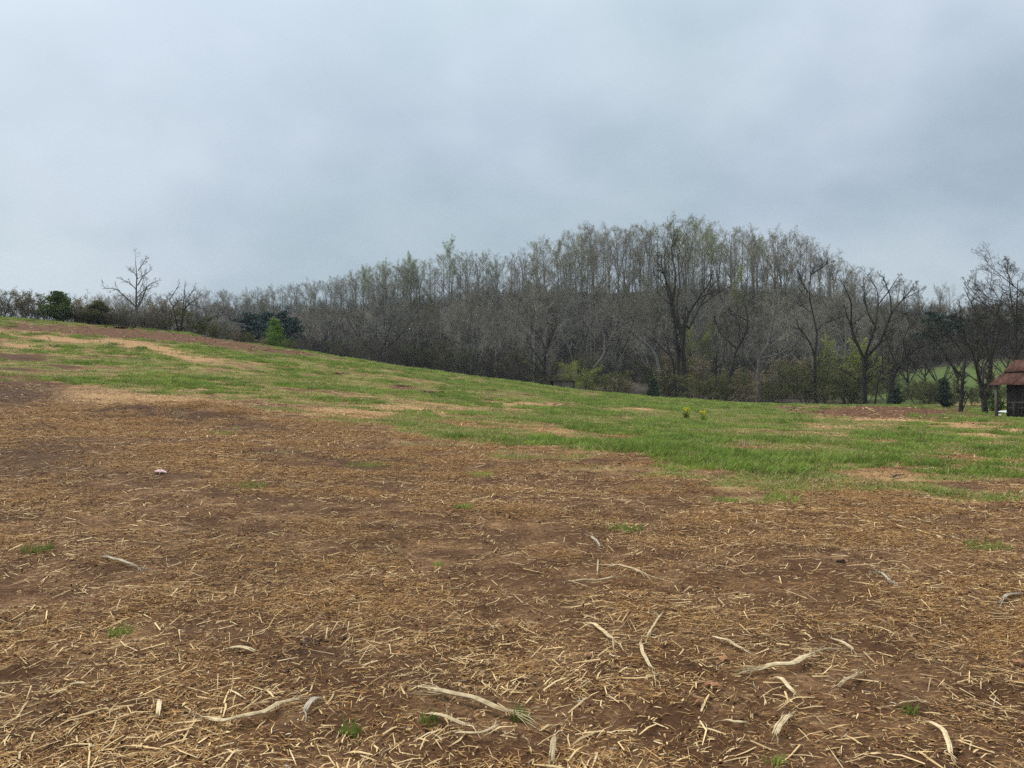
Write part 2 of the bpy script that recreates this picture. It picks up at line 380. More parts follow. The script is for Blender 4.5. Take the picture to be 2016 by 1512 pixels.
def relief(x, y, z):
    u, v = proj(x, y, z)
    h = .22*np.exp(-((u-300)/170)**2-((v-805-.06*(u-300))/9)**2)*(y > 8)
    h = h + .12*np.exp(-((u-430)/70)**2-((v-812)/6)**2)*(y > 8)
    h = h + .32*np.exp(-((u-1740)/130)**2-((v-806)/7)**2)*(y > 40)*(y < 84)
    h = h + (fbm(x*1.6, y*1.6, 51, 2)-.5)*.22*np.exp(-((u-300)/230)**2-((v-812)/22)**2)*(y > 8)
    return h
def gz(x, y):
    x = np.atleast_1d(np.asarray(x, float)); y = np.atleast_1d(np.asarray(y, float))
    sh = x.shape; z = tps(x, y).reshape(sh)
    return z + micro(x, y) + relief(x, y, z)
def gz1(x, y): return float(gz(x, y)[0])
_DD = np.geomspace(1.5, 130, 900)
def hit(u, v):                                  # photo pixel -> point on the ground
    x = (u-CU)/F*_DD; zr = CZ+(HV-v)/F*_DD; g = gz(x, _DD)
    i = np.argmax(g >= zr)
    if g[i] < zr[i]: i = len(_DD)-1
    d = _DD[i]; return np.array([(u-CU)/F*d, d, gz1((u-CU)/F*d, d)])

ang = np.concatenate([np.arange(-41, 41.01, .2), np.arange(45, 319, 4.0)])*math.pi/180
rad = np.concatenate([[0.35], np.geomspace(0.6, 440, 390)])
AA, RR = np.meshgrid(ang, rad)
gx = (RR*np.sin(AA)).ravel(); gy = (RR*np.cos(AA)).ravel(); gzv = gz(gx, gy)
nA, nR = len(ang), len(rad)
ii = np.arange(nR-1)[:, None]*nA; jj = np.arange(nA)[None]; j2 = (jj+1) % nA
gq = np.stack([ii+jj, ii+nA+jj, ii+nA+j2, ii+j2], -1).reshape(-1, 4)[:, ::-1]
gv = np.concatenate([np.stack([gx, gy, gzv], 1), [[0, 0, gz1(0, 0)]]])
gt = np.stack([np.full(nA, len(gv)-1), np.arange(nA), (np.arange(nA)+1) % nA], 1)[:, ::-1]
gme = mesh_np('ground', gv, gq, gt, smooth=True)
mk_ = list(masks(gv[:, 0], gv[:, 1], gv[:, 2])); mk_[2] = cover(gv[:, 0], gv[:, 1], mk_)
for nm, arr in zip(('g', 't', 'k', 'r', 'w', 'm', 'f'), mk_[2:]):
    at = gme.attributes.new(nm, 'FLOAT', 'POINT'); at.data.foreach_set('value', arr.astype(np.float32))

def ground_mat():
    m, t, b = new_mat('ground_cover'); mk, setin, mix, math_, noise, smooth = NT(t)
    geo = mk('ShaderNodeNewGeometry'); P = geo.outputs['Position']
    def at(n): return mk('ShaderNodeAttribute', attribute_name=n).outputs['Fac']
    n_big = noise(P, 0.35, 5, .6); n_mid = noise(P, 1.7, 5, .65); n_fine = noise(P, 9, 5, .7); n_grit = noise(P, 46, 4, .7)
    mp = mk('ShaderNodeMapping'); t.links.new(P, mp.inputs[0]); mp.inputs['Scale'].default_value = (1, 2.6, 1); mp.inputs['Rotation'].default_value = (0, 0, .25)
    n_str = noise(mp.outputs[0], 14, 4, .8)
    soil = mix(smooth(n_mid, .3, .7), (0.098, 0.047, 0.021), (0.172, 0.088, 0.041))
    soil = mix(math_('MULTIPLY', smooth(n_grit, .38, .62), .75), soil, (0.066, 0.031, 0.014))
    kk = smooth(math_('ADD', at('k'), math_('MULTIPLY', math_('SUBTRACT', math_('ADD', n_fine, math_('ADD', n_mid, n_big)), 1.5), 3.6)), .30, .95)
    soil = mix(kk, soil, (0.056, 0.029, 0.015))
    rr = smooth(math_('ADD', at('r'), math_('MULTIPLY', math_('SUBTRACT', math_('ADD', n_fine, math_('ADD', n_big, n_mid)), 1.5), 3.4)), .20, 1.0)
    soil = mix(rr, soil, mix(smooth(n_fine, .35, .65), (0.080, 0.034, 0.017), (0.180, 0.088, 0.044)))
    tan = mix(smooth(n_fine, .25, .75), (0.28, 0.150, 0.066), (0.50, 0.315, 0.150))
    bare = math_('SUBTRACT', 1.0, math_('MULTIPLY', math_('MAXIMUM', at('k'), at('r')), .8))
    tf = math_('MULTIPLY', math_('ADD', math_('MAXIMUM', at('t'), math_('MULTIPLY', at('g'), .5)), .30), bare)
    tf = smooth(math_('ADD', tf, math_('ADD', math_('MULTIPLY', n_str, .9), math_('MULTIPLY', n_mid, 1.0))), 1.18, 1.72)
    col = mix(tf, soil, tan)
    grs = mix(smooth(n_mid, .3, .7), (0.135, 0.170, 0.032), (0.285, 0.245, 0.085))
    gg = math_('MAXIMUM', at('g'), math_('MULTIPLY', at('f'), .6))
    gf = smooth(math_('ADD', gg, math_('MULTIPLY', math_('SUBTRACT', n_fine, .5), 1.6)), .25, .85)
    col = mix(math_('MULTIPLY', gf, .7), col, grs)
    wood = mix(smooth(n_mid, .3, .7), (0.050, 0.042, 0.031), (0.105, 0.085, 0.062))
    col = mix(at('w'), col, wood)
    mead = mix(smooth(n_mid, .3, .7), (0.066, 0.098, 0.024), (0.112, 0.145, 0.040))
    col = mix(at('m'), col, mead)
    setin(b.inputs['Base Color'], col); b.inputs['Roughness'].default_value = 0.92; b.inputs['Specular IOR Level'].default_value = 0.12
    bn = mk('ShaderNodeBump'); bn.inputs['Strength'].default_value = 0.9; bn.inputs['Distance'].default_value = 0.05
    setin(bn.inputs['Height'], math_('ADD', math_('MULTIPLY', n_fine, 1.0), math_('MULTIPLY', n_grit, .45)))
    t.links.new(bn.outputs[0], b.inputs['Normal'])
    return m
ground = link('ground', gme, None, ground_mat()); tag(ground, kind='structure')

# ------------------------------------------------------------------ geometry-node scatter (only for uncountable stuff)
def src_collection(name, meshes_mats):
    c = bpy.data.collections.new(name)
    for i, (me, mt) in enumerate(meshes_mats):
        if isinstance(mt, (list, tuple)):
            for q in mt: me.materials.append(q)
        else: me.materials.append(mt)
        o = bpy.data.objects.new('%s_%02d' % (name, i), me); c.objects.link(o)
    return c
def scatter(name, P, rot, scl, idx, coll):
    me = mesh_np(name, P)
    a = me.attributes.new('rot', 'FLOAT_VECTOR', 'POINT'); a.data.foreach_set('vector', np.ascontiguousarray(rot, np.float32).ravel())
    a = me.attributes.new('scl', 'FLOAT_VECTOR', 'POINT'); a.data.foreach_set('vector', np.ascontiguousarray(scl, np.float32).ravel())
    a = me.attributes.new('idx', 'INT', 'POINT'); a.data.foreach_set('value', np.ascontiguousarray(idx, np.int32))
    o = link(name, me)
    ng = bpy.data.node_groups.new(name, 'GeometryNodeTree')
    ng.interface.new_socket('Geometry', in_out='INPUT', socket_type='NodeSocketGeometry')
    ng.interface.new_socket('Geometry', in_out='OUTPUT', socket_type='NodeSocketGeometry')
    N = ng.nodes.new; L = ng.links.new
    gi = N('NodeGroupInput'); go = N('NodeGroupOutput'); iop = N('GeometryNodeInstanceOnPoints')
    ci = N('GeometryNodeCollectionInfo'); ci.inputs['Collection'].default_value = coll
    ci.inputs['Separate Children'].default_value = True; ci.inputs['Reset Children'].default_value = True
    def na(n, ty):
        q = N('GeometryNodeInputNamedAttribute'); q.data_type = ty; q.inputs['Name'].default_value = n; return q.outputs['Attribute']
    e2r = N('FunctionNodeEulerToRotation'); L(na('rot', 'FLOAT_VECTOR'), e2r.inputs[0])
    L(gi.outputs[0], iop.inputs['Points']); L(ci.outputs[0], iop.inputs['Instance'])
    iop.inputs['Pick Instance'].default_value = True
    L(na('idx', 'INT'), iop.inputs['Instance Index']); L(e2r.outputs[0], iop.inputs['Rotation']); L(na('scl', 'FLOAT_VECTOR'), iop.inputs['Scale'])
    L(iop.outputs[0], go.inputs[0])
    md = o.modifiers.new('scatter', 'NODES'); md.node_group = ng
    return o
def blades(rng, n, spread, h0, h1, w, lean=.5, K=3):
    """n grass blades as thin folded ribbons -> verts, quads"""
    a = rng.uniform(0, 2*np.pi, n); rr = spread*np.sqrt(rng.uniform(0, 1, n))
    b = np.stack([rr*np.cos(a), rr*np.sin(a), np.full(n, -.01)], 1)
    h = rng.uniform(h0, h1, n); az = rng.uniform(0, 2*np.pi, n); ln = rng.uniform(.1, 1, n)*lean*h
    d = np.stack([np.cos(az), np.sin(az), 0*az], 1); s = np.stack([-np.sin(az+.6), np.cos(az+.6), 0*az], 1)
    t = np.linspace(0, 1, K)
    P = b[:, None] + d[:, None]*(ln[:, None]*t[None]**1.8)[..., None] + np.array([0, 0, 1.])*(h[:, None]*(t-.18*t**2*lean))[..., None]
    W = w*rng.uniform(.7, 1.3, n)[:, None]*np.array([.9, 1.0, .15] if K == 3 else np.linspace(1, .15, K))[None]
    Lf = P - s[:, None]*W[..., None]; Rt = P + s[:, None]*W[..., None]
    v = np.stack([Lf, Rt], 2).reshape(-1, 3)
    base = (np.arange(n)*K*2)[:, None] + (np.arange(K-1)*2)[None]
    q = np.stack([base, base+1, base+3, base+2], -1).reshape(-1, 4)
    return v, q
def blade_mesh(name, rng, *a, **k):
    v, q = blades(rng, *a, **k); return mesh_np(name, v, q)

# field grass
rg = np.random.default_rng(21)
grass_src = src_collection('grass_clump', [
    (blade_mesh('gc0', rg, 46, .30, .05, .11, .006, .7), M['grass']),
    (blade_mesh('gc1', rg, 46, .34, .04, .09, .006, .9), M['grass']),
    (blade_mesh('gc2', rg, 60, .26, .07, .17, .007, .8), M['grass_rank']),
    (blade_mesh('gc3', rg, 55, .20, .10, .24, .007, .7), M['grass_rank']),
    (blade_mesh('gc4', rg, 26, .34, .05, .14, .005, .9), M['dry_grass'])])
def sample_view(n, d0, d1, p, rng, ang_max=41):
    a = np.radians(rng.uniform(-ang_max, ang_max, n)); q = rng.uniform(0, 1, n)
    e = 1-p                                        # pdf ~ d^-p
    d = (d0**e + q*(d1**e-d0**e))**(1/e)
    return d*np.sin(a), d*np.cos(a)
x, y = sample_view(80000, 9, 96, -.25, rg)
z = gz(x, y); mk2 = masks(x, y, z)
gcov = cover(x, y, mk2)
keep = gcov > rg.uniform(.30, .85, len(x))
x, y, z, gcov = x[keep], y[keep], z[keep], gcov[keep]
n = len(x); dist = np.hypot(x, y)
rank = fbm(x*.28+4, y*.28, 77, 3)
pr = rg.uniform(0, 1, n)
idx = np.where(pr < .22, 4, np.where((rank > .52) & (pr < .6), 2, np.where((rank > .50) & (pr > .86), 3, (pr*100).astype(int) % 2)))
s = rg.uniform(.75, 1.3, n)*(0.85+dist/90)
hs = s*(.65+.9*np.clip(rank-.3, 0, .5))/(1+dist/160)*np.clip(.40+.7*gcov, .35, 1.0)
scatter('grass', np.stack([x, y, z-.005], 1), np.stack([rg.normal(0, .08, n), rg.normal(0, .08, n), rg.uniform(0, 6.28, n)], 1),
        np.stack([s, s, hs], 1), idx, grass_src)
tag(bpy.data.objects['grass'], 'short spring grass covering the upper field', 'grass', kind='stuff')

# straw litter: bent flat slivers of chopped stalk, every one real geometry
rs = np.random.default_rng(5)
N0 = 680000
x, y = sample_view(N0-90000, 1.6, 46, .26, rs, 42)
x2, y2 = sample_view(90000, 46, 90, 0.0, rs, 42); x = np.concatenate([x, x2]); y = np.concatenate([y, y2]); farb = np.hypot(x, y) > 45.99
z0 = tps(x, y); z = z0 + micro(x, y) + relief(x, y, z0); mk3 = masks(x, y, z)
dens = 1.42*(1-.70*np.clip(mk3[2]-1.1*mk3[3], 0, 1)) * (1-.60*np.clip(np.maximum(mk3[4], mk3[5]), 0, 1))
dens = dens*np.clip(.30+1.3*sstep(.34, .60, fbm(x*.55, y*.8, 61, 3)), 0, 1.25)*np.clip(.5+1.2*sstep(.3, .7, fbm(x*2.6, y*2.6, 62, 2)), 0, 1.2)
dens = dens*(1-.8*mk3[8])
dens = np.where(farb, .38*sstep(.25, .6, np.maximum(mk3[3], mk3[5]))*(mk3[6] < .5), dens)
keep = rs.uniform(0, 1, N0) < dens
x, y, z, farb = x[keep], y[keep], z[keep], farb[keep]; n = len(x)
cls = rs.uniform(0, 1, n)
Ls = np.exp(rs.normal(math.log(.036), .6, n)).clip(.008, .15); Ws = rs.uniform(.0006, .0019, n)
bigc = cls < .045; Ls[bigc] = rs.uniform(.07, .20, bigc.sum()); Ws[bigc] = rs.uniform(.002, .0055, bigc.sum())
chip = (cls > .055) & (cls < .30); Ls[chip] = rs.uniform(.012, .045, chip.sum()); Ws[chip] = rs.uniform(.0018, .0045, chip.sum())
crumb = cls > .83; Ls[crumb] = rs.uniform(.006, .026, crumb.sum()); Ws[crumb] = rs.uniform(.003, .010, crumb.sum())
far_s = 1+np.clip((np.hypot(x, y)-6)/11, 0, 2.2); Ls *= (1+.30*(far_s-1)); Ws *= far_s
Ls[farb] *= 3.2; Ws[farb] *= 2.6
flow = (fbm(x*.22, y*.22, 71, 2)-.5)*5 + .25
az = np.where(rs.uniform(0, 1, n) < .66, rs.uniform(0, 6.283, n), flow + rs.normal(0, .5, n))
dr = np.stack([np.cos(az), np.sin(az), rs.normal(0, .16, n)], 1); dr = normed(dr)
sd = np.stack([-np.sin(az), np.cos(az), rs.normal(0, 1, n)*np.where(crumb, .9, .35)], 1); sd = normed(sd)
bend = rs.normal(0, .04, n)*Ls*np.where(rs.uniform(0, 1, n) < .15, 4, 1)
c0 = np.stack([x, y, z+.003+np.abs(rs.normal(0, .006, n))], 1)
arch = rs.uniform(-.02, .10, n)*Ls
mid = c0 + np.stack([-np.sin(az)*bend, np.cos(az)*bend, arch], 1)
Pk = np.stack([c0-dr*Ls[:, None]/2, mid, c0+dr*Ls[:, None]/2], 1)
# keep the ends from diving far under the soil
Pk[:, 0, 2] = np.maximum(Pk[:, 0, 2], z-.004); Pk[:, 2, 2] = np.maximum(Pk[:, 2, 2], z-.004)
wk = Ws[:, None]*np.stack([rs.uniform(.25, 1, n), np.ones(n), rs.uniform(.25, 1, n)], 1)
V6 = np.stack([Pk-sd[:, None]*wk[..., None], Pk+sd[:, None]*wk[..., None]], 2).reshape(n, 6, 3)
near = np.hypot(x, y) < 4.4; nn, nf = int(near.sum()), int((~near).sum())      # distant slivers need no bend
order = np.concatenate([np.where(near)[0], np.where(~near)[0]])
v = np.concatenate([V6[near].reshape(-1, 3), V6[~near][:, [0, 1, 4, 5]].reshape(-1, 3)])
base = (np.arange(nn)*6)[:, None] + np.array([0, 2])[None]
q = np.stack([base, base+1, base+3, base+2], -1).reshape(-1, 4)
bf = nn*6+np.arange(nf)*4
q = np.concatenate([q, np.stack([bf, bf+1, bf+3, bf+2], -1)])
sme = mesh_np('straw_litter', v, q)
tone = rs.uniform(0, 1, n)**1.15
ca, cb, cc = np.array([.17, .085, .034]), np.array([.50, .305, .122]), np.array([.80, .59, .31])
colr = np.where(tone[:, None] < .5, ca+(cb-ca)*(tone[:, None]*2), cb+(cc-cb)*(tone[:, None]*2-1))
grey = rs.uniform(0, 1, n) < .05
colr[grey] = colr[grey].mean(1, keepdims=True)*np.array([1.22, 1, .70])
colr[crumb] = np.array([.095, .044, .019])*rs.uniform(.4, 1.9, (int(crumb.sum()), 1))
colr[bigc] = colr[bigc]*.4+cc*.6
dampz = sstep(.5, .75, fbm(x*.4+30, y*.4, 91, 3)); colr = colr*(1-.32*dampz)[:, None]*(1-.35*np.clip(mk3[4][keep], 0, 1))[:, None]
ca_ = sme.attributes.new('col', 'FLOAT_COLOR', 'POINT')
ca_.data.foreach_set('color', np.repeat(np.concatenate([colr, np.ones((n, 1))], 1)[order], np.where(near[order], 6, 4), 0).astype(np.float32).ravel())
NSTRAW = n
# matted finer litter between the larger slivers: small patches of short shreds, many times over
mats_ = []
for k in range(7):
    m = 300; a = rs.uniform(0, 6.283, m); r_ = .30*np.sqrt(rs.uniform(0, 1, m)); cx_ = np.stack([r_*np.cos(a), r_*np.sin(a), .002+np.abs(rs.normal(0, .007, m))], 1)
    az_ = np.where(rs.uniform(0, 1, m) < .5, rs.uniform(0, 6.283, m), rs.normal(.2, .5, m)); L_ = np.exp(rs.normal(math.log(.036), .5, m)).clip(.01, .11)[:, None]; W_ = rs.uniform(.0009, .0027, m)[:, None]
    d_ = normed(np.stack([np.cos(az_), np.sin(az_), rs.normal(0, .14, m)], 1)); s_ = normed(np.stack([-np.sin(az_), np.cos(az_), rs.normal(0, .4, m)], 1))
    v_ = np.stack([cx_-d_*L_/2-s_*W_, cx_-d_*L_/2+s_*W_, cx_+d_*L_/2+s_*W_*.5, cx_+d_*L_/2-s_*W_*.5], 1).reshape(-1, 3)
    me = mesh_np('straw_patch', v_, np.arange(m*4).reshape(-1, 4)); tn = rs.uniform(0, 1, m)**1.5
    cl = np.where(tn[:, None] < .6, ca+(cb-ca)*(tn[:, None]/.6), cb+(cc-cb)*((tn[:, None]-.6)/.4)*.8)*np.array([.86, .76, .66])
    at_ = me.attributes.new('col', 'FLOAT_COLOR', 'POINT'); at_.data.foreach_set('color', np.repeat(np.concatenate([cl, np.ones((m, 1))], 1), 4, 0).astype(np.float32).ravel())
    mats_.append((me, M['straw']))
mat_src = src_collection('straw_patch', mats_)
xm, ym = sample_view(12000, 1.8, 30, -.75, rs, 41); zm = gz(xm, ym); mm = masks(xm, ym, zm)
dm_ = (1-.85*np.clip(mm[2]-1.1*mm[3], 0, 1))*(1-.72*np.clip(np.maximum(mm[4], mm[5]), 0, 1))*np.clip(.14+1.3*sstep(.40, .64, fbm(xm*.55, ym*.8, 61, 3)), 0, 1)*np.clip(.4+1.2*sstep(.4, .6, fbm(xm*1.7, ym*2.2, 64, 2)), 0, 1)*(1-.8*mm[8])
kp = rs.uniform(0, 1, len(xm)) < dm_; xm, ym, zm = xm[kp], ym[kp], zm[kp]; nm_ = len(xm); e_ = .25
sx = (gz(xm+e_, ym)-gz(xm-e_, ym))/(2*e_); sy = (gz(xm, ym+e_)-gz(xm, ym-e_))/(2*e_); sc_ = rs.uniform(.8, 1.25, nm_)*(1+np.clip((np.hypot(xm, ym)-8)/30, 0, .6))
# tilt along the slope, any heading: yaw first, then lay the patch on the local plane
yaw = rs.uniform(-.9, .9, nm_)+np.where(rs.uniform(0, 1, nm_) < .5, 0, math.pi)
o = scatter('straw_mat', np.stack([xm, ym, zm-.006], 1), np.stack([np.arctan(sy), -np.arctan(sx), 0*yaw], 1), np.stack([sc_*np.sign(np.cos(yaw)), sc_*np.sign(rs.normal(size=nm_)), sc_], 1), rs.integers(0, 7, nm_), mat_src)
tag(o, 'matted fine shreds of dry straw between the larger pieces', 'straw', kind='stuff')
straw = link('straw_litter', sme, None, M['straw']); tag(straw, 'chopped dry straw strewn over the bare brown soil', 'straw', kind='stuff')

# ------------------------------------------------------------------ trees
def resample(P, K):
    P = np.asarray(P, float); s = np.concatenate([[0], np.cumsum(np.linalg.norm(np.diff(P, axis=0), axis=1))])
    t = np.linspace(0, s[-1], K)
    return np.stack([np.interp(t, s, P[:, i]) for i in range(3)], 1)
def spawn(P, R, n, t0, t1, ang, ratio, K, wob, up, rr, rng, rmin=.004, tip=.35, lmin=0.0, taper=.55):
    Mn, Kp, _ = P.shape
    Lp = np.linalg.norm(np.diff(P, axis=1), axis=2).sum(1)
    t = t0 + (t1-t0)*(np.arange(n)[None] + rng.uniform(0, 1, (Mn, n)))/n
    f = t*(Kp-1); i = np.clip(f.astype(int), 0, Kp-2); w = (f-i)[..., None]
    m = np.arange(Mn)[:, None]
    pos = P[m, i]*(1-w)+P[m, i+1]*w; tan = normed(P[m, i+1]-P[m, i]); rad_ = R[m, i]*(1-w[..., 0])+R[m, i+1]*w[..., 0]
    ref = normed(rng.normal(size=(Mn, n, 3))); per = normed(ref-(ref*tan).sum(-1, keepdims=True)*tan)
    a = np.radians(ang)*rng.uniform(.65, 1.35, (Mn, n, 1))
    d = normed(np.cos(a)*tan+np.sin(a)*per + np.array([0, 0, up]))
    L = np.maximum(Lp[:, None]*ratio*(1-taper*t)*rng.uniform(.65, 1.25, (Mn, n)), lmin)
    pos = pos.reshape(-1, 3); d = d.reshape(-1, 3); L = L.ravel(); rad_ = rad_.ravel()
    Q = np.empty((len(pos), K, 3)); Q[:, 0] = pos; st = (L/(K-1))[:, None]
    for k in range(1, K):
        Q[:, k] = Q[:, k-1]+d*st
        d = normed(d+rng.normal(0, wob, d.shape)+np.array([0, 0, up*.55]))
    r0 = np.maximum(rad_*rr, rmin); RQ = r0[:, None]*np.linspace(1, tip, K)[None]
    return Q, RQ
def leaf_quads(pts_, rng, size, up=.0):
    n = len(pts_); a = normed(rng.normal(size=(n, 3))+np.array([0, 0, up])); b = normed(np.cross(a, rng.normal(size=(n, 3))))
    s = size*rng.uniform(.6, 1.4, (n, 1)); e = a*s; f = b*s*.6
    v = np.stack([pts_-e, pts_-f, pts_+e, pts_+f], 1).reshape(-1, 3)
    return v, np.arange(n*4).reshape(-1, 4)

class TreeMesh: pass
def grow(name, limbs, levels, rng, split=2, leaf=None, k0=9, main_levels=None):
    """limbs: [(polyline, r0, r1)]  levels: list of spawn kwargs. returns trunk, crown, foliage meshes"""
    P = np.stack([resample(p, k0) for p, _, _ in limbs]); R = np.stack([np.linspace(a, b, k0) for _, a, b in limbs])
    trunk, crown, fol = MB(), MB(), MB()
    trunk.tube(P, R, 7, rng)
    tipP = []
    for li, kw in enumerate(levels):
        P, R = spawn(P, R, rng=rng, **kw)
        if kw.get('_flip'): pass
        (trunk if li < split-1 else crown).tube(P, R, 5 if li == 0 else 3, rng)
        if li >= len(levels)-2: tipP.append(P)
    T = TreeMesh()
    T.trunk = trunk.mesh(name+'_trunk', True); T.crown = crown.mesh(name+'_crown'); T.fol = None
    if leaf:
        cnt, size, sc_, up = leaf
        last = tipP[-1]; m = rng.integers(0, len(last), cnt); k = rng.uniform(.35, 1, cnt)*(last.shape[1]-1)
        i = np.clip(k.astype(int), 0, last.shape[1]-2); w = (k-i)[:, None]
        pt = last[m, i]*(1-w)+last[m, i+1]*w + rng.normal(0, sc_, (cnt, 3))
        v, q_ = leaf_quads(pt, rng, size, up); fol.add(v, q_); T.fol = fol.mesh(name+'_foliage')
    return T
def plant(T, name, label, cat, loc, rz, scale, mats, group=None):
    e = thing(name, label, cat, loc, rz, group, scale)
    last = e
    for part, me, mt in (('trunk', T.trunk, mats[0]), ('crown', T.crown, mats[1]), ('foliage', T.fol, mats[2] if len(mats) > 2 else None)):
        if me is None: continue
        o = link(part, me, last if part == 'foliage' else e)
        if part == 'crown': last = o
        if not me.materials: me.materials.append(mt)
        if me.materials[0] is not mt:
            o.material_slots[0].link = 'OBJECT'; o.material_slots[0].material = mt
    return e
def lv(n, t0, t1, ang, ratio, K, wob, up, rr, rmin=.004, tip=.35, lmin=0., taper=.55):
    return dict(n=n, t0=t0, t1=t1, ang=ang, ratio=ratio, K=K, wob=wob, up=up, rr=rr, rmin=rmin, tip=tip, lmin=lmin, taper=taper)
def trunk_line(h, rng, lean=.02, k=7):
    t = np.linspace(0, 1, k); w = np.cumsum(rng.normal(0, lean, (k, 2)), 0)*h*.35; w[0] = 0
    return np.stack([w[:, 0], w[:, 1], t*h - .3*(t == 0)], 1)

BARE_DARK = (M['bark_dark'], M['twig_dark'])
rt = np.random.default_rng(33)
SLENDER, VASE, ROUND, BUDDY = [], [], [], []
for i in range(4):          # straight woodland tree, about 20 m, crown in the upper half
    h = 20.0
    SLENDER.append(grow('slender%d' % i, [(trunk_line(h, rt, .03), .17, .03)], [
        lv(19, .22, .97, 44, .46, 6, .13, .10, .45, .035, .3, 0, .66), lv(6, .2, 1, 38, .50, 5, .15, .14, .55, .022), lv(5, .25, 1, 38, .6, 4, .17, .12, .7, .013, .5), lv(3, .3, 1, 38, .8, 3, .18, .08, .8, .010, .5)], rt, leaf=(2300, .08, .25, 0) if i % 2 else None))
for i in range(3):          # several stems fanning upward into a broad vase crown
    fork = rt.uniform(.28, .42); h = 20.0; base = trunk_line(h*fork, rt, .015, 4); limbs = [(base, .27, .20)]
    for k in range(5):
        a = k*1.257+rt.uniform(-.4, .4); sp = rt.uniform(.10, .24)*h; top = base[-1]+np.array([math.cos(a)*sp, math.sin(a)*sp, h*(1-fork)*rt.uniform(.8, 1.02)])
        midp = base[-1]*.5+top*.5+np.array([-math.cos(a), -math.sin(a), .2])*sp*.18
        limbs.append((np.array([base[-1]-[0, 0, .2], midp, top]), .13, .02))
    VASE.append(grow('vase%d' % i, limbs, [lv(6, .2, 1, 32, .42, 6, .13, .20, .5, .03), lv(5, .2, 1, 36, .54, 5, .16, .16, .55, .020), lv(5, .25, 1, 38, .62, 4, .18, .12, .7, .013, .5), lv(2, .3, 1, 38, .9, 3, .2, .08, .8, .011, .5)], rt, leaf=(2300, .085, .25, 0) if i < 2 else None))
for i in range(3):          # low spreading tree of the slope, about 10 m
    h = 10.0; limbs = [(trunk_line(2.4, rt, .03, 4), .20, .15)]
    for k in range(6):
        a = k*1.05+rt.uniform(-.4, .4); sp = rt.uniform(.25, .5)*h; b0 = limbs[0][0][-1]-[0, 0, rt.uniform(.1, 1.0)]
        top = b0+np.array([math.cos(a)*sp, math.sin(a)*sp, (h-2.4)*rt.uniform(.6, 1.0)])
        limbs.append((np.array([b0, b0*.55+top*.45+np.array([math.cos(a), math.sin(a), -.6])*sp*.10, top]), .10, .018))
    ROUND.append(grow('round%d' % i, limbs, [lv(6, .2, 1, 42, .45, 6, .2, .12, .5, .018), lv(5, .2, 1, 44, .52, 5, .22, .08, .5, .011), lv(4, .25, 1, 45, .65, 4, .22, .04, .65, .011), lv(2, .3, 1, 40, .85, 3, .22, .02, .75, .009)], rt))
for i in range(2):          # tall tree in first leaf
    h = 21.0
    BUDDY.append(grow('leafing%d' % i, [(trunk_line(h, rt, .018), .24, .03)], [
        lv(20, .33, .99, 38, .36, 6, .13, .24, .45, .03, .3), lv(6, .2, 1, 42, .50, 5, .16, .16, .55, .022), lv(5, .25, 1, 42, .6, 4, .2, .08, .7, .016)], rt, leaf=(5200, .10, .22, 0)))

# skyline of the wood: photo rows of the tree tops along the ridge
TOP_U = [150, 230, 330, 400, 500, 600, 660, 720, 760, 800, 850, 885, 930, 1000, 1030, 1100, 1170, 1230, 1300, 1370, 1420, 1480, 1560, 1610, 1640, 1670, 1720, 1800, 1850, 1950, 2100]
TOP_V = [588, 580, 578, 574, 570, 556, 548, 532, 526, 514, 516, 498, 500, 508, 484, 474, 449, 455, 445, 442, 460, 460, 470, 486, 500, 530, 560, 590, 606, 606, 600]
def ridge_d(u): return float(np.interp(u, RIDGE[:, 0], RIDGE[:, 2]))
ZONES = [(235, 'left of the lone hedgerow tree'), (335, 'behind the lone hedgerow tree'), (410, 'behind the crooked hedgerow tree'), (475, 'left of the three pines'), (600, 'above the three dark pines'), (700, 'just right of the pines'),
         (780, 'above the left of the dark thicket'), (860, 'above the dark thicket'), (940, 'around the tallest pale green tree'), (1040, 'left of the spreading tree'), (1130, 'above the small shed'), (1210, 'above the yellow green bush'),
         (1290, 'left of the big forked tree'), (1390, 'behind the big forked tree'), (1480, 'above the gnarled tree'), (1570, 'above the curving grey tree'), (1680, 'around the slim tree'), (1780, 'behind the broad crowned tree'), (9999, 'behind the barn')]
def zone(u):
    for lim, s_ in ZONES:
        if u < lim: return s_
# individually recognisable leafing trees on the ridge
SPECIAL = [(885, 484, 'leaf_pale', 'tall pale green tree in first leaf, tallest of the left ridge', 0), (810, 508, 'leaf_pale', 'pale green leafing treetop just left of the tallest pale tree', 1),
           (755, 525, 'leaf_pale', 'small pale green leafing tree on skyline above the dark thicket', 0), (715, 532, 'leaf_pale', 'faint green leafing tree where the skyline dips to the left', 1),
           (1098, 486, 'leaf_pale', 'thin green tinged tree on ridge above the small shed', 1), (1312, 500, 'leaf_yellow', 'yellow green leafing tree behind the big forked tree, left side', 0),
           (1398, 470, 'leaf_yellow', 'broad yellow green tree on ridge right of the forked tree top', 1), (1480, 484, 'leaf_olive', 'olive green domed treetop on the highest part of ridge', 0),
           (1452, 540, 'leaf_yellow', 'bright yellow green treetop halfway up the slope', 1), (1050, 505, 'bud_tan', 'tan budding tree on ridge left of the green tinged tree', 0)]
for u, vt, lm, lab, k in SPECIAL:
    d = ridge_d(u)-(10 if vt < 530 else 55); xx = (u-CU)/F*d; g0 = gz1(xx, d); top = CZ+(HV-vt)/F*d
    plant(BUDDY[k], 'leafing_tree', lab, 'tree', (xx, d, g0), rt.uniform(0, 6.28), (top-g0)/21.0, (M['bark'], M['twig'], M[lm]), 'trees coming into leaf in the wood')
nridge = 0
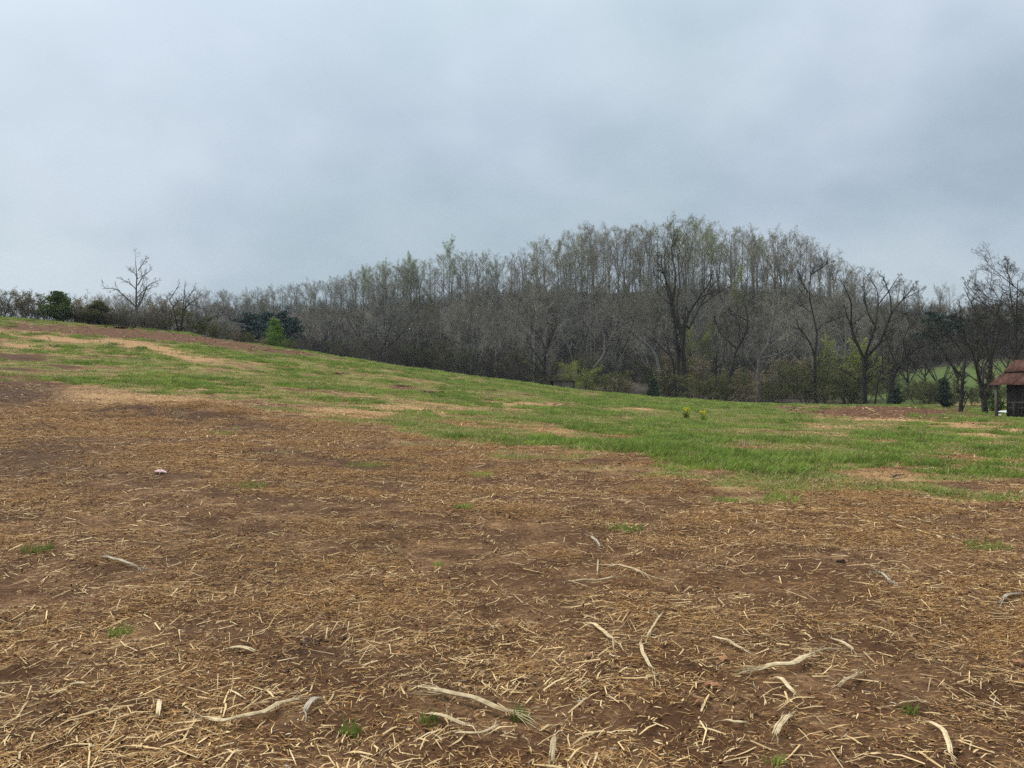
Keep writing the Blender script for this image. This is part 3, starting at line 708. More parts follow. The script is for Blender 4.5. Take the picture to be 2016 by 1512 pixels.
for u in np.concatenate([np.linspace(150, 820, 105), np.linspace(820, 1690, 88), np.linspace(1700, 2080, 14)]):
    u = u+rt.uniform(-9, 9); d = ridge_d(u)+12-62*rt.uniform(0, 1)**1.5; xx = (u-CU)/F*d
    g0 = gz1(xx, d); vt = np.interp(u, TOP_U, TOP_V)+abs(rt.normal(0, 8)); top = CZ+(HV-vt)/F*d; h = float(np.clip(top-g0, 8, 27))
    pr = rt.uniform(0, 1); vase = pr < (.6 if 1130 < u < 1280 or 1480 < u < 1680 else .3)
    T = VASE[rt.integers(3)] if vase else SLENDER[rt.integers(4)]
    lab = ('broad crowned bare tree' if vase else 'slender bare grey tree') + ' on the wooded skyline ' + zone(u)
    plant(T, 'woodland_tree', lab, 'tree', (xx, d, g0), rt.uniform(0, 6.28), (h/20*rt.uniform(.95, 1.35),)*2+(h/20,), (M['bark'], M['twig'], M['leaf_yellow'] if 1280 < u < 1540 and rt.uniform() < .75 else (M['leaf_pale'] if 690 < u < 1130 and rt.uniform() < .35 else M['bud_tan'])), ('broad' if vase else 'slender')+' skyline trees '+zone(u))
    nridge += 1
for i in range(90):        # trees down the slope
    u = rt.uniform(420, 1980); dmax = ridge_d(u)-38; d = rt.uniform(128 if u < 1000 else 118, dmax)
    if u > 1760 and d < 138: d = rt.uniform(140, dmax)
    xx = (u-CU)/F*d; g0 = gz1(xx, d)
    vt = np.interp(u, TOP_U, TOP_V)+45; hmax = CZ+(HV-vt)/F*d-g0
    pr = rt.uniform(0, 1)
    if pr < .6: T, h, hh, lab = ROUND[rt.integers(3)], rt.uniform(7, 11), 10., 'low spreading bare tree'
    else: T, h, hh, lab = SLENDER[rt.integers(4)], rt.uniform(11, 16), 20., 'thin bare tree'
    h = float(np.clip(min(h, hmax), 5, 18)); dk = rt.uniform() < .35
    plant(T, 'woodland_tree', lab+' on the brushy slope '+zone(u), 'tree', (xx, d, g0), rt.uniform(0, 6.28), h/hh,
          (M['bark_pale'] if pr < .07 or pr > .9 else M['bark'], M['twig_dark'] if dk or d < 145 else (M['twig_brown'] if rt.uniform() < .3 else M['twig']), M['bud_tan'] if pr < .8 else M['leaf_olive']), lab+'s on the slope '+zone(u))  # trees low on the slope take dark twigs as painted understorey shade

for i, (u, vt, d, lab) in enumerate(((1788, 640, 104, 'round bare tree behind the drooping tree'), (1822, 650, 110, 'low bare tree in front of meadow left of V-forked tree'), (1850, 640, 98, 'dark twiggy tree just left of V-forked tree'), (1885, 632, 106, 'dense bare tree directly behind the V-forked tree'),
                                     (1930, 628, 100, 'dense bare tree behind the stout tree by barn'), (1965, 640, 92, 'twiggy bare tree over the barn roof left corner'), (1998, 620, 96, 'dark bare tree rising behind the barn roof'), (2035, 610, 90, 'bare tree behind barn at right picture edge'), (1745, 640, 112, 'grey bare tree between broad crowned and drooping trees'))):
    xx = (u-CU)/F*d; g0 = gz1(xx, d); h = CZ+(HV-vt)/F*d-g0
    plant(ROUND[i % 3], 'bare_tree', lab, 'tree', (xx, d, g0), rt.uniform(0, 6.28), (h/10*.85, h/10*.85, h/10), (M['bark_dark'], M['twig_dark'] if i % 3 else M['twig_brown']), 'bare trees screening the meadow')

for i, (u, vt, d, lab) in enumerate(((2000, 536, 75, 'tall fine twigged tree rising right above the barn roof'), (1946, 566, 80, 'fine twigged tree behind the stout tree, crown against sky'))):
    xx = (u-CU)/F*d; g0 = gz1(xx, d); h = CZ+(HV-vt)/F*d-g0
    plant(VASE[2], 'bare_tree', lab, 'tree', (xx, d, g0), 1.3+i*2, (h/20*1.75, h/20*1.75, h/20), BARE_DARK, 'bare trees screening the meadow')

# brush that reads as one mass on the hillside
def shrub_mesh(name, rng, h=3.0, stems=9, dens=1.0, leaf=0, leaf_size=.05):
    limbs = []
    for k in range(stems):
        a = rng.uniform(0, 6.28); sp = rng.uniform(.1, .55)*h; b0 = np.array([math.cos(a), math.sin(a), 0])*rng.uniform(0, .25)
        top = b0+np.array([math.cos(a)*sp, math.sin(a)*sp, h*rng.uniform(.6, 1)]); limbs.append((np.array([b0-[0, 0, .15], b0*.5+top*.5+rng.normal(0, .08*h, 3), top]), .022*h/3, .008))
    return grow(name, limbs, [lv(int(6*dens), .1, 1, 40, .5, 4, .2, .15, .7, .010), lv(int(5*dens), .15, 1, 42, .55, 4, .22, .1, .8, .008), lv(4, .2, 1, 42, .65, 3, .2, .05, .9, .006, .5)], rng, split=1,
                leaf=(leaf, leaf_size, .10, 0) if leaf else None, k0=5)
def merged(T, *mats):
    """one mesh out of a shrub's stems, twigs and leaves (source for the brush mass only)"""
    mb = []; off = 0; V = []; Q = []; MI = []
    for mi, me in enumerate((T.trunk, T.crown, T.fol)):
        if me is None: continue
        v = np.empty(len(me.vertices)*3, np.float32); me.vertices.foreach_get('co', v); lp = np.empty(len(me.loops), np.int32); me.loops.foreach_get('vertex_index', lp)
        V.append(v.reshape(-1, 3)); Q.append(lp.reshape(-1, 4)+off); MI.append(np.full(len(lp)//4, min(mi, len(mats)-1), np.int32)); off += len(v)//3
    me = mesh_np('brush', np.concatenate(V), np.concatenate(Q)); me.polygons.foreach_set('material_index', np.concatenate(MI)); return me, list(mats)
SHR = [shrub_mesh('shrub%d' % i, rt, 3.0, 10, 1.0) for i in range(3)]
SHR_L = [shrub_mesh('leafshrub%d' % i, rt, 3.0, 8, .9, 2600, .055) for i in range(2)]
brush_src = src_collection('brush_clump', [merged(SHR[0], M['bark_dark'], M['twig']), merged(SHR[1], M['bark_dark'], M['twig_dark']), merged(SHR[2], M['bark_dark'], M['twig_brown']),
                                           merged(SHR_L[0], M['bark_dark'], M['twig_dark'], M['leaf_olive']), merged(SHR_L[1], M['bark_dark'], M['twig'], M['bud_tan'])])
rb = np.random.default_rng(8)
nb = 1500; u = rb.uniform(150, 2050, nb); q = rb.uniform(0, 1, nb); dm = np.interp(u, RIDGE[:, 0], RIDGE[:, 2])+6; d0 = np.where(u < 900, 112, np.where(u > 1750, 134, 106))
d = d0+(dm-d0)*q**.9; x = (u-CU)/F*d; z = gz(x, d)
s = rb.uniform(.8, 1.7, nb)*(1.1-.6*q**2); fl = fbm(x*.045, d*.045, 19, 2); low = d < 135
idx = np.where(low & (rb.uniform(0, 1, nb) < .35), 3, np.where(fl > .58, 2, np.where(fl < .42, 1, 0))); idx = np.where((d < 150) & (rb.uniform(0, 1, nb) < .8) & (idx != 3), 1, idx); idx = np.where(rb.uniform(0, 1, nb) < .06, 4, idx)  # nearer, lower brush gets dark twigs, painting in the shade under the canopy
o = scatter('hillside_brush', np.stack([x, d, z-.1], 1), np.stack([0*u, 0*u, rb.uniform(0, 6.28, nb)], 1), np.stack([s, s, s*rb.uniform(.8, 1.25, nb)], 1), idx, brush_src)
tag(o, 'tangled bare undergrowth covering the wooded hillside', 'undergrowth', kind='stuff')

# the rest of the wood, past the trees one can pick out
wood_src = src_collection('wood_clump', [merged(SLENDER[0], M['bark'], M['twig']), merged(SLENDER[2], M['bark_pale'], M['twig']), merged(SLENDER[1], M['bark'], M['twig_brown'], M['leaf_olive']), merged(ROUND[0], M['bark'], M['twig']), merged(ROUND[1], M['bark_dark'], M['twig_dark'])])
nw = 420; u = rb.uniform(160, 2030, nw); q = rb.uniform(0, 1, nw); dm = np.interp(u, RIDGE[:, 0], RIDGE[:, 2])-6; d0 = np.where(u < 900, 118, np.where(u > 1740, 140, 112))
d = d0+(dm-d0)*q**.7; x = (u-CU)/F*d; z = gz(x, d); idx = rb.choice(5, nw, p=[.3, .2, .15, .2, .15]); h = rb.uniform(11, 18, nw)
h = np.minimum(h, CZ+(HV-(np.interp(u, TOP_U, TOP_V)+rb.uniform(12, 70, nw)))/F*d-z).clip(5, 20); s = h/np.where(idx < 3, 20, 10)*np.where(idx < 3, 1, .8); wd = rb.uniform(1, 1.4, nw)
o = scatter('distant_wood', np.stack([x, d, z], 1), np.stack([rb.normal(0, .05, nw), rb.normal(0, .05, nw), rb.uniform(0, 6.28, nw)], 1), np.stack([s*wd, s*wd, s], 1), idx, wood_src)
tag(o, 'mass of further bare trees filling the wooded hillside', 'wood', kind='stuff')

# hero trees: limbs measured in the photo at the tree's own distance, given depth and grown on
def hero(name, label, d, trunks, r_px, levels, mats, seed, cat='tree', leaf=None, depth=.55, group=None):
    rng = np.random.default_rng(seed); b_u, b_v = trunks[0][0]
    bx = (b_u-CU)/F*d; g0 = gz1(bx, d); base = np.array([bx, d, g0]); limbs = []
    rpx = d/F
    starts = {}
    for li, tr in enumerate(trunks):
        w0, w1 = (r_px[li] if li < len(r_px) else r_px[-1])
        P = np.array([px(a, b, d) for a, b in tr])
        key = tr[0]
        ph = rng.uniform(-1, 1); y0 = starts.get(key, 0.0)
        run = np.concatenate([[0], np.cumsum(np.linalg.norm(np.diff(P, axis=0), axis=1))])
        off = y0+ph*depth*run*(1 if li else .12)
        P[:, 1] += off
        for pt, o_ in zip(tr, off): starts[pt] = o_
        if P[0, 2] < g0+1.2 : P[0, 2] = g0-.15
        limbs.append((P-base, w0*rpx*.95, w1*rpx*.95))
    T = grow(name, limbs, levels, rng, split=2, leaf=leaf)
    return plant(T, name, label, cat, tuple(base), 0, 1, mats, group)
HL = [lv(5, .42, 1, 38, .42, 6, .17, .16, .55, .034), lv(6, .2, 1, 42, .55, 5, .2, .1, .65, .024), lv(5, .2, 1, 44, .62, 4, .22, .06, .75, .013, .5), lv(2, .3, 1, 40, .95, 3, .2, .04, .8, .009, .5)]
HLm = [lv(5, .35, 1, 38, .38, 6, .17, .16, .55, .028), lv(6, .2, 1, 42, .58, 5, .2, .1, .65, .020), lv(5, .2, 1, 44, .66, 4, .22, .06, .75, .012, .5), lv(2, .3, 1, 40, .95, 3, .2, .04, .8, .008, .5)]
HLs = [lv(6, .35, 1, 40, .42, 6, .17, .14, .5, .020), lv(6, .2, 1, 42, .58, 5, .2, .1, .6, .014), lv(5, .2, 1, 44, .68, 4, .2, .06, .7, .009, .5), lv(2, .3, 1, 40, .95, 3, .2, .04, .8, .006, .5)]
HLk = [lv(9, .2, 1, 42, .5, 6, .17, .12, .6, .018), lv(7, .15, 1, 44, .6, 5, .2, .1, .6, .012), lv(5, .2, 1, 44, .7, 4, .2, .06, .7, .008, .5), lv(2, .3, 1, 40, .95, 3, .2, .04, .8, .006, .5)]
BD = (M['bark_dark'], M['twig_dark']); BG = (M['bark'], M['twig'])
hero('forked_tree', 'tall bare multi-stemmed tree with forked limbs at field edge, tallest in front of wood', 100, [
    [(1338, 788), (1336, 695), (1332, 655), (1327, 595), (1325, 580)], [(1325, 580), (1312, 550), (1302, 520), (1303, 500)], [(1325, 580), (1332, 567), (1336, 540), (1330, 482), (1340, 448)],
    [(1347, 788), (1347, 670), (1352, 632), (1360, 615)], [(1360, 615), (1375, 590), (1397, 557), (1402, 540)], [(1375, 590), (1390, 580), (1422, 567)],
    [(1351, 640), (1355, 652), (1385, 600), (1407, 565), (1435, 535)], [(1385, 600), (1395, 592), (1430, 567)], [(1347, 670), (1340, 595), (1355, 555), (1357, 495), (1370, 452), (1386, 438)],
    [(1332, 788), (1322, 720), (1318, 705), (1298, 688), (1280, 672)], [(1322, 720), (1312, 675), (1308, 655)], [(1354, 788), (1352, 720), (1350, 670), (1330, 600), (1318, 540), (1322, 470)]],
    [(4.6, 3), (2.4, .8), (2.6, .7), (4.4, 3.2), (2.6, .8), (1.8, .6), (3, .9), (1.8, .6), (3.0, .7), (3.2, .9), (2, .6), (3.2, .8)], HL, BD, 101)
hero('spreading_tree', 'low spreading dark tree with fanned limbs beside the small shed', 97, [
    [(1072, 760), (1072, 725), (1074, 690), (1087, 660), (1096, 640)], [(1074, 690), (1065, 665), (1045, 645)], [(1068, 760), (1052, 735), (1030, 717), (1013, 709)], [(1072, 740), (1058, 725), (1045, 712)],
    [(1072, 725), (1055, 695), (1038, 672)], [(1077, 760), (1087, 735), (1107, 720), (1122, 717)], [(1066, 760), (1045, 748), (1024, 742)]],
    [(4, 1.4), (1.8, .5), (2.4, .6), (1.8, .5), (2.2, .5), (2.2, .6), (1.6, .5)], HLm, BD, 102)
hero('leaning_tree', 'grey tree leaning right out of brush above the shed', 106, [
    [(1160, 760), (1167, 727), (1190, 700), (1200, 670), (1212, 645), (1242, 630)], [(1200, 670), (1220, 667), (1246, 672)], [(1167, 727), (1150, 695), (1132, 668)], [(1190, 700), (1192, 660), (1180, 630), (1178, 610)]],
    [(4, 1.2), (1.6, .5), (2, .5), (2, .5)], HL, BG, 103)
hero('leaning_tree', 'pale limbed tree leaning left in the brush left of forked tree', 112, [
    [(1130, 740), (1125, 700), (1112, 665), (1104, 640)], [(1300, 735), (1290, 690), (1262, 665), (1240, 640), (1222, 622)], [(1290, 690), (1302, 660), (1298, 630)]],
    [(1.6, .5), (3.4, .8), (1.8, .5)], HLm, BG, 104)
hero('gnarled_tree', 'gnarled twisted tree with low crooked limbs right of forked tree', 102, [
    [(1425, 790), (1437, 758), (1440, 730), (1450, 685), (1470, 660), (1475, 632), (1468, 600)], [(1475, 632), (1457, 620), (1436, 611)], [(1398, 790), (1395, 755), (1403, 735), (1400, 700)], [(1400, 782), (1420, 768), (1440, 738)],
    [(1428, 786), (1450, 780), (1468, 768), (1474, 755)], [(1440, 730), (1466, 718), (1480, 720)], [(1450, 685), (1425, 660), (1415, 630)]],
    [(4, 1), (1.6, .5), (4, 1), (2.6, 1), (2.2, .6), (1.8, .5), (2, .5)], HL, BD, 105)
hero('tall_tree', 'grey curving tree with low right branch between gnarled and slim trees', 100, [
    [(1492, 795), (1492, 765), (1495, 707), (1517, 675), (1525, 632), (1535, 585), (1541, 555)], [(1492, 765), (1515, 755), (1534, 735)], [(1495, 707), (1530, 698), (1572, 670)], [(1495, 707), (1492, 645), (1497, 595)],
    [(1525, 632), (1545, 610), (1556, 590)], [(1517, 675), (1540, 655), (1552, 640)]],
    [(5, 1.2), (2, .5), (2.4, .6), (2.6, .6), (1.8, .5), (1.6, .5)], HL, BG, 106)
hero('slim_tree', 'slim dark tree with Y-shaped fork standing alone left of broad crowned tree', 94, [
    [(1609, 796), (1604, 757), (1605, 705)], [(1605, 705), (1598, 680), (1587, 662), (1565, 635)], [(1605, 705), (1609, 670), (1610, 650), (1602, 625), (1597, 595), (1592, 575), (1598, 540), (1606, 518)],
    [(1610, 650), (1625, 635), (1652, 626)], [(1592, 575), (1578, 555), (1574, 535)], [(1598, 540), (1618, 525), (1630, 518)]],
    [(3.4, 2.4), (2.2, .6), (2.4, .6), (1.6, .5), (1.6, .5), (1.5, .5)], HL, BD, 107)
hero('broad_tree', 'broad crowned bare tree with thick dark trunk behind red dirt bank', 84, [
    [(1702, 799), (1701, 757), (1703, 707)], [(1703, 707), (1687, 665), (1682, 640)], [(1682, 640), (1672, 625), (1662, 606)], [(1682, 640), (1692, 630), (1710, 616)], [(1682, 640), (1677, 595), (1660, 567), (1643, 543)],
    [(1703, 707), (1712, 645)], [(1712, 645), (1697, 620), (1690, 590), (1687, 553)], [(1712, 645), (1727, 600), (1732, 570), (1720, 540)], [(1703, 707), (1732, 677), (1744, 645), (1754, 617)],
    [(1754, 617), (1777, 590), (1814, 572)], [(1754, 617), (1752, 582), (1738, 542)], [(1727, 600), (1748, 575), (1768, 545)], [(1701, 757), (1677, 740), (1655, 727)], [(1777, 590), (1790, 572), (1800, 560)]],
    [(6.5, 4.6), (3.4, 2.2), (1.6, .5), (1.4, .5), (2, .5), (3, 2.2), (1.8, .5), (1.8, .5), (3.6, 1.8), (1.8, .5), (1.6, .5), (1.4, .5), (1.6, .5), (1.2, .5)], HLs, BD, 108)
hero('drooping_tree', 'dark clumped tree with drooping crooked branches right of broad crowned tree', 83, [
    [(1749, 799), (1754, 757), (1767, 720), (1784, 702), (1807, 685), (1820, 652)], [(1756, 799), (1764, 765), (1766, 735)], [(1784, 702), (1812, 720), (1820, 712)], [(1767, 720), (1790, 735), (1810, 730)],
    [(1784, 702), (1780, 670), (1795, 640), (1790, 618)], [(1807, 685), (1838, 672), (1850, 655)], [(1722, 799), (1720, 757), (1724, 725), (1716, 690)], [(1767, 720), (1752, 690), (1745, 660)]],
    [(4.6, 1), (3, 1.5), (1.5, .5), (1.5, .5), (1.8, .5), (1.6, .5), (2, .5), (1.8, .5)], HLm, BD, 109)
hero('field_tree', 'bare V-forked tree with long left limb near the barn', 64, [
    [(1891, 806), (1895, 769), (1898, 743)], [(1898, 743), (1879, 724), (1866, 703), (1855, 683), (1833, 660), (1806, 645)], [(1898, 743), (1903, 723), (1908, 707), (1910, 683), (1914, 668), (1922, 640), (1926, 615)],
    [(1908, 707), (1898, 685), (1880, 668), (1866, 640)], [(1914, 668), (1900, 640), (1890, 610)], [(1855, 683), (1860, 655), (1866, 630)], [(1892, 790), (1902, 780), (1905, 768)]],
    [(4.6, 3.4), (2.6, .6), (3, .7), (1.8, .5), (1.6, .5), (1.2, .4), (1.4, .6)], HLs, BD, 110)
hero('field_tree', 'stout bare tree with several upright limbs closest to barn', 61, [
    [(1940, 808), (1934, 769), (1928, 752)], [(1928, 752), (1916, 729), (1910, 713), (1896, 690), (1880, 672)], [(1928, 752), (1922, 716), (1925, 690), (1918, 660)], [(1931, 756), (1928, 713), (1932, 690), (1945, 660), (1950, 630)],
    [(1934, 769), (1944, 719), (1952, 711), (1975, 702), (1998, 690)], [(1952, 711), (1960, 690), (1964, 660), (1960, 630)], [(1945, 660), (1962, 640), (1985, 625)], [(1910, 713), (1905, 690), (1912, 650)]],
    [(6.5, 5), (3.4, .7), (2.8, .6), (2.8, .6), (3, .6), (1.6, .5), (1.4, .5), (1.4, .5)], HLs, BD, 111)
hero('overhanging_tree', 'large bare tree behind barn reaching in from the right edge', 66, [
    [(2075, 812), (2072, 700), (2060, 640)], [(2060, 640), (2030, 615), (1985, 590), (1975, 560), (1967, 540)], [(2060, 640), (2040, 590), (2010, 560), (1985, 530), (1968, 512)], [(2060, 640), (2065, 560), (2050, 500)],
    [(1985, 590), (1955, 588), (1930, 575), (1912, 560)], [(2030, 615), (2000, 622), (1970, 620), (1945, 610)], [(2010, 560), (2005, 530), (2012, 505)], [(2060, 640), (2110, 590), (2130, 530)]],
    [(7, 4), (1.5, .4), (1.6, .4), (1.8, .5), (.9, .3), (1.0, .3), (.9, .3), (1.8, .5)], HLk, BD, 112)
hero('lone_tree', 'lone bare tree with open tiered crown above hedgerow on the left skyline', 86, [
    [(272, 636), (269, 605), (270, 570), (272, 545), (270, 515)], [(269, 605), (252, 585), (237, 570), (216, 572)], [(269, 610), (285, 590), (300, 565), (326, 556)], [(270, 570), (255, 556), (238, 550)], [(271, 562), (282, 543), (301, 530)],
    [(271, 548), (258, 533), (245, 527)], [(272, 533), (285, 513), (292, 506)], [(270, 586), (288, 572), (308, 568)]],
    [(3.2, .5), (1.8, .4), (1.8, .4), (1.2, .35), (1.3, .35), (1.1, .35), (1.0, .35), (1.1, .35)],
    [lv(6, .25, 1, 44, .40, 5, .17, .1, .5, .018), lv(5, .2, 1, 46, .55, 5, .2, .08, .6, .013), lv(6, .2, 1, 46, .78, 4, .2, .04, .7, .008)], (M['bark'], M['twig']), 113)
hero('crooked_tree', 'small crooked tree leaning two ways right of the lone hedgerow tree', 82, [
    [(353, 645), (340, 603), (332, 588)], [(356, 644), (365, 613), (380, 601), (402, 590)], [(365, 613), (369, 585), (371, 560)], [(340, 603), (352, 590), (366, 592)], [(380, 601), (395, 604), (404, 610)], [(334, 590), (345, 570), (352, 556)], [(371, 585), (382, 570), (386, 558)]],
    [(1.9, .6), (2.1, .5), (1.2, .35), (1, .35), (.9, .35), (.9, .3), (.9, .3)],
    [lv(5, .25, 1, 38, .42, 5, .17, .22, .5, .011), lv(5, .2, 1, 42, .5, 4, .2, .14, .55, .008), lv(3, .2, 1, 42, .6, 3, .2, .08, .65, .006)], BD, 114)

# ------------------------------------------------------------------ evergreens and single shrubs
def conifer(name, rng, h, rad_b, kind='cedar', n=7000, size=.09):
    """cedar: dense tapering column of sprays; pine: whorls of flat branches with needle tufts and gaps between"""
    tr, fo = MB(), MB()
    tl = trunk_line(h*.97, rng, .008, 6); tr.tube(resample(tl, 7), np.linspace(.035*h**.8, .012, 7), 6, rng)
    pts_ = []; br = []; nb_ = int(34 if kind == 'pine' else 70)
    for k in range(nb_):
        t = (k+rng.uniform(0, 1))/nb_; t = .16+.82*t if kind == 'pine' else .02+.96*t
        if kind == 'pine': L = rad_b*(1-((t-.42)/.62)**2*.9 if t > .42 else .75+.25*(t/.42))*rng.uniform(.55, 1.1)
        else: L = rad_b*((1-t)**.75*.95+.06)*rng.uniform(.45, 1.3)*(1 if t > .1 else .75)
        a = rng.uniform(0, 6.28); ri = -.02 if kind == 'pine' else .55
        b0 = np.array([0, 0, t*h]); e = b0+np.array([math.cos(a)*L, math.sin(a)*L, L*ri+(.1*L if kind == 'pine' else 0)])
        if e[2] > h: e[2] = h*rng.uniform(.96, 1.0)
        br.append(resample(np.array([b0, b0*.5+e*.5+[0, 0, -.05*L], e]), 4)); m = int(n/nb_*(.35+L/rad_b)); s_ = rng.uniform(.25, 1, m)**.7
        sprd = .10*L+.09*h**.5 if kind == 'pine' else .10*L+.05*h**.5
        c_ = b0+(e-b0)*s_[:, None]+rng.normal(0, 1, (m, 3))*np.array([sprd, sprd, sprd*(.33 if kind == 'pine' else .8)])
        pts_.append(c_)
    tr.tube(np.stack(br), np.full((len(br), 4), .02)*np.linspace(1, .4, 4), 3, rng)
    pt = np.concatenate(pts_); pt = pt[pt[:, 2] > .03]; v, q_ = leaf_quads(pt, rng, size, .5 if kind != 'pine' else .15); fo.add(v, q_)
    T = TreeMesh(); T.trunk = tr.mesh(name+'_trunk', True); T.crown = fo.mesh(name+'_crown'); T.fol = None; return T
re_ = np.random.default_rng(71)
def at_px(u, v_base, v_top, d=None):
    """ground point under a plant + its height in metres"""
    p = hit(u, v_base) if d is None else np.array([(u-CU)/F*d, d, gz1((u-CU)/F*d, d)])
    return p, CZ+(HV-v_top)/F*p[1]-p[2]
CED = conifer('cedar', re_, 3.0, 1.25, 'cedar', 8000, .075); CEDN = conifer('cedar_narrow', re_, 4.0, 1.15, 'cedar', 8000, .085)
PINE = [conifer('pine%d' % i, re_, 9.0, 3.2, 'pine', 8000, .17) for i in range(2)]
CONE = conifer('young_tree', re_, 5.0, 1.9, 'cedar', 9000, .085)
def put(T, name, lab, cat, u, v_top, d, h0, mats, group=None, wide=1.0):
    p, h = at_px(u, 0, v_top, d); s_ = h/h0
    return plant(T, name, lab, cat, tuple(p-[0, 0, .03]), re_.uniform(0, 6.28), (s_*wide, s_*wide, s_), mats, group)
put(CED, 'cedar_bush', 'dense dark green cedar bush, darkest in the left hedgerow', 'bush', 116, 574, 76.5, 3.0, (M['bark_dark'], M['needle_cedar']), wide=1.3)
put(CED, 'cedar_bush', 'smaller olive green evergreen bush right of the dark cedar bush', 'bush', 194, 592, 77.5, 3.0, (M['bark_dark'], M['leaf_olive']), wide=1.4)
PG = 'dark pines behind the left crest'
put(PINE[0], 'pine_tree', 'broad blue green pine, leftmost of the three', 'tree', 492, 615, 122, 9.0, (M['bark_dark'], M['needle_blue']), PG, 1.25)
put(PINE[1], 'pine_tree', 'blue green pine in the middle of three, behind bright green tree', 'tree', 523, 612, 126, 9.0, (M['bark_dark'], M['needle_blue']), PG, .95)
put(PINE[0], 'pine_tree', 'dark layered pine, rightmost of the three', 'tree', 562, 612, 118, 9.0, (M['bark_dark'], M['needle_blue']), PG, .95)
put(CONE, 'young_conical_tree', 'bright green cone-shaped young tree in front of the pines', 'tree', 540, 628, 90, 5.0, (M['bark_dark'], M['leaf_green']), wide=1.05)
put(CEDN, 'cedar_tree', 'dark pointed cedar at field edge left of big forked tree', 'tree', 1286, 744, 90, 4.0, (M['bark_dark'], M['needle']), wide=1.25)
put(CEDN, 'cedar_tree', 'dark little cedar left of the V-forked tree near barn', 'tree', 1858, 745, 76, 4.0, (M['bark_dark'], M['needle']), wide=1.2)
put(CEDN, 'cedar_tree', 'small dark evergreen under the drooping tree', 'tree', 1766, 762, 80, 4.0, (M['bark_dark'], M['needle']), wide=1.3)
put(CEDN, 'cedar_tree', 'small green cedar behind the barn corner post', 'tree', 1962, 768, 66, 4.0, (M['bark_dark'], M['needle_cedar']), wide=1.3)
for u, vt, lab in ((1838, 612, 'dark evergreen behind the drooping tree on far right ridge'), (1880, 618, 'dark evergreen behind the V-forked tree on far right ridge'), (1925, 616, 'dark evergreen behind the stout tree on far right ridge'),
                   (1968, 622, 'dark evergreen just left above the barn roof'), (2003, 618, 'dark evergreen directly above the barn roof'), (1660, 632, 'dark evergreen half hidden left of broad crowned tree')):
    put(PINE[re_.integers(2)], 'evergreen_tree', lab, 'tree', u, vt, 146, 9.0, (M['bark_dark'], M['needle']), 'dark evergreens on the right ridge', 1.0)
for u, vt, lab in ((1040, 553, 'dark cedar on the ridge above the spreading tree, taller of a pair'), (1068, 562, 'dark cedar on ridge above spreading tree, shorter of a pair'), (1232, 570, 'dark cedar high on the slope left of forked tree'), (960, 572, 'dark cedar on the ridge left of the cedar pair')):
    put(CEDN, 'cedar_tree', lab, 'tree', u, vt, ridge_d(u)-22, 4.0, (M['bark_dark'], M['needle']), 'dark cedars along the ridge', 1.2)
def shrub(T, lab, u, v_top, d, mats, group=None, wide=1.0, name='shrub'):
    return put(T, name, lab, 'shrub', u, v_top, d, 3.0, mats, group, wide)
BR = (M['bark_dark'], M['twig_brown']); HG = 'bare brown shrubs of the left hedgerow'
for i, (u, vt, d, lab) in enumerate(((-14, 566, 80, 'brown bare shrub at the left picture edge'), (14, 568, 81, 'brown shrub beside the left picture edge shrub'), (42, 574, 80, 'dense brown shrub left of cedar bush, second from gap'), (70, 584, 79, 'brown shrub touching the left side of cedar bush'),
                                     (92, 580, 83, 'brown shrub just behind the left of cedar bush'), (148, 582, 83, 'grey brown shrub between the two evergreen bushes'), (168, 592, 80, 'low brown shrub in front of evergreen bush gap'), (216, 588, 83, 'thin grey shrub right of the olive evergreen bush'),
                                     (236, 600, 82, 'small grey shrub left of the lone tree'), (302, 600, 84, 'grey shrub right of the lone tree trunk'), (318, 592, 86, 'wispy pale shrub between lone and crooked trees'))):
    shrub(SHR[i % 3] if i % 2 else SHR_L[(i//2) % 2], lab, u, vt, d-2, (BR if i < 7 else (M['bark_dark'], M['twig']))+(M['bud_tan'] if i % 4 else M['leaf_olive'],), HG, 1.3)
for i, (u, vt, lab) in enumerate(((2, 582, 'low front shrub nearest the left picture edge'), (30, 590, 'low front shrub second from left edge'), (58, 594, 'low front shrub left below cedar bush'), (152, 600, 'low brown shrub at right foot of cedar bush'), (178, 606, 'low shrub at left foot of olive evergreen'), (208, 606, 'low shrub at right foot of olive evergreen'), (250, 604, 'low grey shrub just left of lone tree trunk'), (282, 606, 'low grey shrub just right of lone tree trunk'))):
    shrub(SHR[i % 3], lab, u, vt, 77, BR, HG, 1.4)
for i, u in enumerate((-20, 12, 46, 78, 96, 112, 130, 164, 198, 226, 262, 300)):
    shrub(SHR[(i+1) % 3], 'low bramble mat under the hedgerow '+('left of the cedar bush' if u < 100 else ('between the two evergreen bushes' if u < 200 else 'around the lone tree')), u, 612 if u < 170 else 618, 77.5, BR, 'low brambles under the hedgerow', 2.6, 'bramble')
for i, u in enumerate((1806, 1824, 1842, 1874, 1912, 1948, 1975)):
    shrub(SHR_L[i % 2], 'olive shrub in front of the green meadow '+('left of the V-forked tree' if u < 1880 else 'between V-forked tree and barn'), u, (748, 752, 742, 756, 752, 758, 752)[i], (88, 92, 95, 84, 86, 80, 88)[i], (M['bark_dark'], M['twig_brown'], M['leaf_olive']), 'meadow edge shrubs', 1.2)
